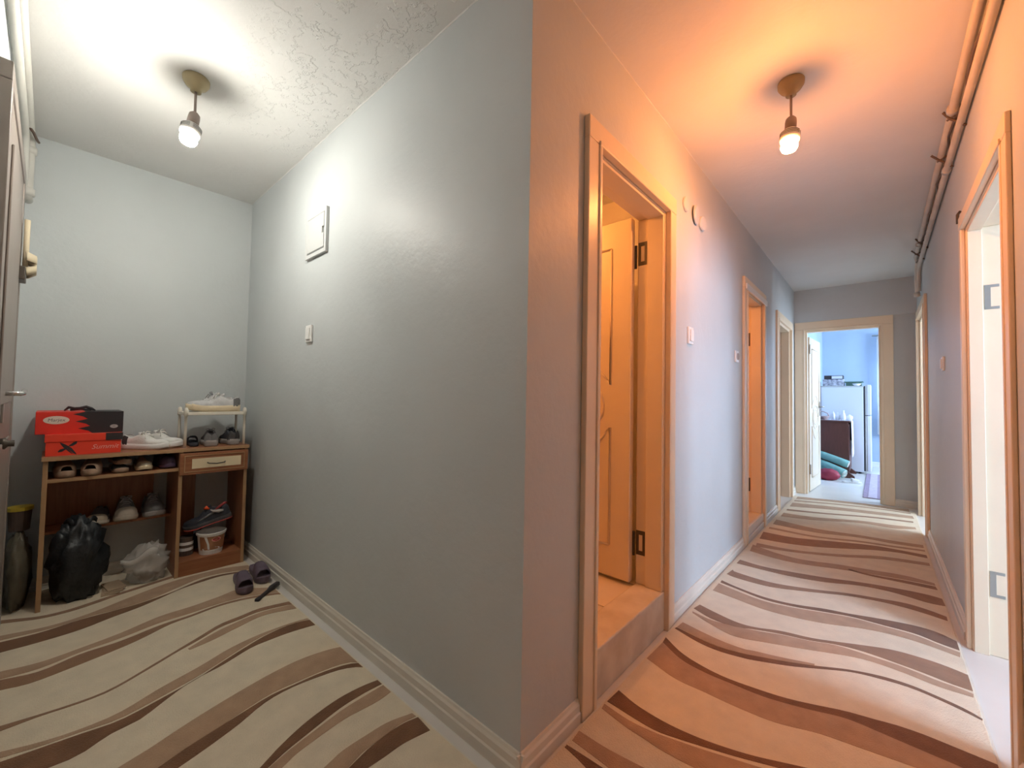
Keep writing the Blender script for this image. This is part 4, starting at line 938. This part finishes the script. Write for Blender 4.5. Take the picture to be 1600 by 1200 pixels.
# slippers and brush on the rug
slipper('purple_slipper', 'purple rubber slipper on the striped rug, the one away from the baseboard', (-1.905, -0.185, RUGZ+.0012), math.radians(-6), 0.25, 'clog_purple', sth=.30, sole_h=.13)
slipper('purple_slipper', 'purple rubber slipper on the striped rug against the baseboard', (-1.98, -0.078, RUGZ+.0012), math.radians(-3), 0.25, 'clog_purple', sth=.30, sole_h=.13)
br = thing('shoe_brush', 'black shoe brush lying on the rug by the purple slippers', 'brush', (-1.735, -0.105, RUGZ+.0012), math.radians(-48))
MB().rings([[(x, y*wd, z*h_) for y, z in ((-1, 0), (1, 0), (1, .7), (.6, 1), (-.6, 1), (-1, .7))] for x, wd, h_ in ((-.095, .006, .012), (-.09, .013, .018), (-.03, .016, .022), (0, .010, .016), (.07, .009, .014), (.10, .014, .014), (.108, .010, .010))]).build('brush_body', 'box_black', br, smooth=True)

# ------------------------------------------------------------------ end room
fr = thing('refrigerator', 'white refrigerator seen from its side in the blue room', 'refrigerator', (0.33, 7.92, 0))
fx = lambda o: o
box('fridge_body', 'fridge_white', fr, -.28, .27, -.29, .29, .03, 1.375, .006)
box('fridge_top', 'fridge_trim', fr, -.285, .275, -.292, .292, 1.375, 1.395, .003)
box('door_seal', 'fridge_seal', fr, .27, .292, -.285, .285, .05, 1.39)
for z0, z1 in ((.05, .92), (.93, 1.41)):
    d_ = box('fridge_door', 'fridge_white', fr, .312, .36, -.29, .29, z0, z1, .008)
    box('door_liner', 'fridge_trim', d_, .292, .312, -.286, .286, z0, z1)
for x in (-.23, .22):
    for y in (-.24, .24): MB().lathe([(0, 0), (.02, 0), (.016, .031), (0, .031)], 10, (x, y, 0)).build('foot', 'fridge_seal', fr)
cbn = thing('brown_cabinet', 'dark brown wooden cabinet with a lace cloth in the blue room', 'cabinet', (0.24, 7.30, 0))
box('cabinet_body', 'cabinet_brown', cbn, -.235, .195, -.30, .30, .06, .825, .003)
box('cabinet_top', 'cabinet_brown', cbn, -.238, .222, -.315, .315, .825, .848, .003)
for s in (-1, 1):
    MB().prism([(.10, s*.28-.02, 0), (.27, s*.28-.02, 0), (.265, s*.28-.02, .03), (.20, s*.28-.02, .085), (.20, s*.28-.02, .12), (.10, s*.28-.02, .06)], (0, .04, 0)).build('foot', 'cabinet_brown', cbn)
    box('cabinet_door', 'cabinet_brown', cbn, .195, .210, s*.15-.145, s*.15+.145, .10, .80, .004)
lc = MB(); rows = []
for i in range(25):
    y = -.20+.40*i/24; wv = .006*math.sin(i*1.7)
    rows.append([(-.23, y, .8485), (.226, y, .8485), (.232+wv, y, .83), (.238+wv, y, .55), (.240+wv, y, .30+.03*abs(math.sin(i*.8))), (.236+wv, y, .30+.03*abs(math.sin(i*.8))), (.234+wv, y, .55), (.226, y, .852), (-.23, y, .852)])
lc.rings(rows); tag(lc.build('lace_cloth', 'lace_cloth', smooth=False), 'pale lace cloth hanging down the front of the brown cabinet', 'cloth').location = (0.24, 7.30, 0)
def ornament(label, prof, loc, group='white ornaments on the cabinet', name='ornament', cat='ornament'):
    o = tag(MB().lathe(prof, 16).build(name, 'porcelain', smooth=True), label, cat, group); o.location = loc; return o
CT = .8525
ornament('tall white porcelain vase on the cabinet cloth', [(0, 0), (.025, 0), (.035, .03), (.030, .08), (.014, .12), (.018, .15), (0, .15)], (.37, 7.2, CT), name='vase', cat='vase')
ornament('round white porcelain sugar bowl on the cabinet cloth', [(0, 0), (.03, 0), (.045, .03), (.042, .06), (.02, .075), (.008, .09), (0, .092)], (.44, 7.27, CT), name='sugar_bowl', cat='bowl')
ornament('white bottle shaped ornament between the vase and the basket', [(0, 0), (.028, 0), (.03, .07), (.012, .09), (.012, .115), (0, .118)], (.30, 7.22, CT))
ornament('pointed white figurine at the back of the cabinet cloth', [(0, 0), (.03, 0), (.02, .05), (.024, .07), (.006, .12), (0, .14)], (.24, 7.36, CT))
bk_ = thing('fruit_basket', 'pinkish wicker basket on the cabinet near the white door', 'basket', (.12, 7.16, CT))
MB().lathe([(0, 0), (.06, 0), (.085, .045), (.088, .055), (.08, .052), (.055, .012), (0, .012)], 20).build('bowl', 'basket_pink', bk_, smooth=True)
MB().tube([(-.08, 0, .05), (-.06, 0, .10), (0, 0, .13), (.06, 0, .10), (.08, 0, .05)], .008, 8).build('handle', 'basket_pink', bk_, smooth=True)
FT = 1.395
g = thing('patterned_box', 'black and white patterned carton on top of the refrigerator', 'box', (.22, 7.80, FT))
box('carton', 'box_pattern', g, -.14, .14, -.11, .11, 0, .11, .003); box('carton_flap', 'box_black', g, -.12, .13, -.112, .10, .11, .175, .003); box('carton_window', 'fridge_white', g, -.02, .12, -.1135, -.112, .12, .165)
tag(box('green_box', 'box_green', None, .38, .58, 7.72, 7.98, FT, FT+.06, .003), 'flat dark green box on the refrigerator top', 'box')
tag(box('serving_tray', 'box_green', None, .36, .60, 7.70, 8.0, FT+.06, FT+.075, .003), 'green tray lying over the flat box on the refrigerator', 'tray')
ornament('small white bowl at the front edge of the refrigerator top', [(0, 0), (.03, 0), (.06, .035), (.055, .036), (.025, .008), (0, .008)], (.52, 7.66, FT), None, 'white_bowl', 'bowl')
tag(MB().prism([(.03, 7.618, 0), (.065, 7.618, 0), (.060, 7.618, 1.45), (.025, 7.618, 1.60)], (0, .008, 0)).build('wooden_board', 'wood_board'), 'narrow dark wooden board standing between cabinet and refrigerator', 'board')
# rolled carpets with a spiral end
def roll(label, p0, p1, r):
    p0, p1 = Vector(p0), Vector(p1); t = thing('rolled_carpet', label, 'rolled carpet', p0)
    d = p1-p0
    MB().tube([d*k for k in (0, .25, .5, .75, 1)], [r*.9, r, r*1.02, r*1.0, r*.97], 16).build('carpet_roll', 'carpet_green', t, smooth=True)
    n = d.normalized(); a = n.cross(Vector((0, 0, 1))).normalized(); b = a.cross(n)
    MB().tube([d+n*.002+(a*math.cos(k*.6)+b*math.sin(k*.6))*r*(.15+.8*k/28) for k in range(29)], .004, 5).build('spiral_edge', 'rug_edge', t, smooth=True)
roll('lower green rolled carpet on the floor before the brown cabinet', (.08, 6.93, .20), (.40, 6.78, .085), .068)
roll('upper green rolled carpet leaning along the brown cabinet', (.05, 6.95, .345), (.44, 6.90, .215), .055)
bag('red_bag', 'dark red cloth bag on the floor under the green rolled carpets', (.22, 6.60, 0), (.14, .09, .085), 'bag_red', 5.3, ears=False, amp=.12)
slipper('white_slipper', 'white slipper on the floor before the brown cabinet foot', (.49, 6.55, 0), math.radians(20), .22, 'shoe_white')
pr = thing('striped_rug', 'purple and lilac striped rug on the blue room floor', 'rug', (1.2, 6.6, 0))
box('rug_body', 'rug_purple', pr, -.57, .6, -1.1, 1.1, 0, .009, .003)
for k in range(6): box('rug_stripe', 'rug_lilac', pr, -.52+k*.19, -.44+k*.19, -1.095, 1.095, .009, .0105)
cu = MB(); rows = []
for i in range(41):
    x = .76+1.1*i/40; y = 8.66+.022*math.sin(i*1.25)
    rows.append([(x, y, .58), (x, y, 2.3), (x, y+.004, 2.3), (x, y+.004, .58)])
ct = thing('sheer_curtain', 'sheer white curtain over the blue room window', 'curtain', (1.3, 8.66, 2.3))
cu.rings(rows); o = cu.build('cloth', 'curtain', ct, smooth=True); o.location = (-1.3, -8.66, -2.3)
o = MB().tube([(.70, 8.66, 2.31), (1.92, 8.66, 2.31)], .012, 10).tube([(.78, 8.66, 2.31), (.78, 8.768, 2.31)], .008, 8).tube([(1.84, 8.66, 2.31), (1.84, 8.768, 2.31)], .008, 8).build('curtain_rod', 'steel', ct, smooth=True); o.location = (-1.3, -8.66, -2.3)
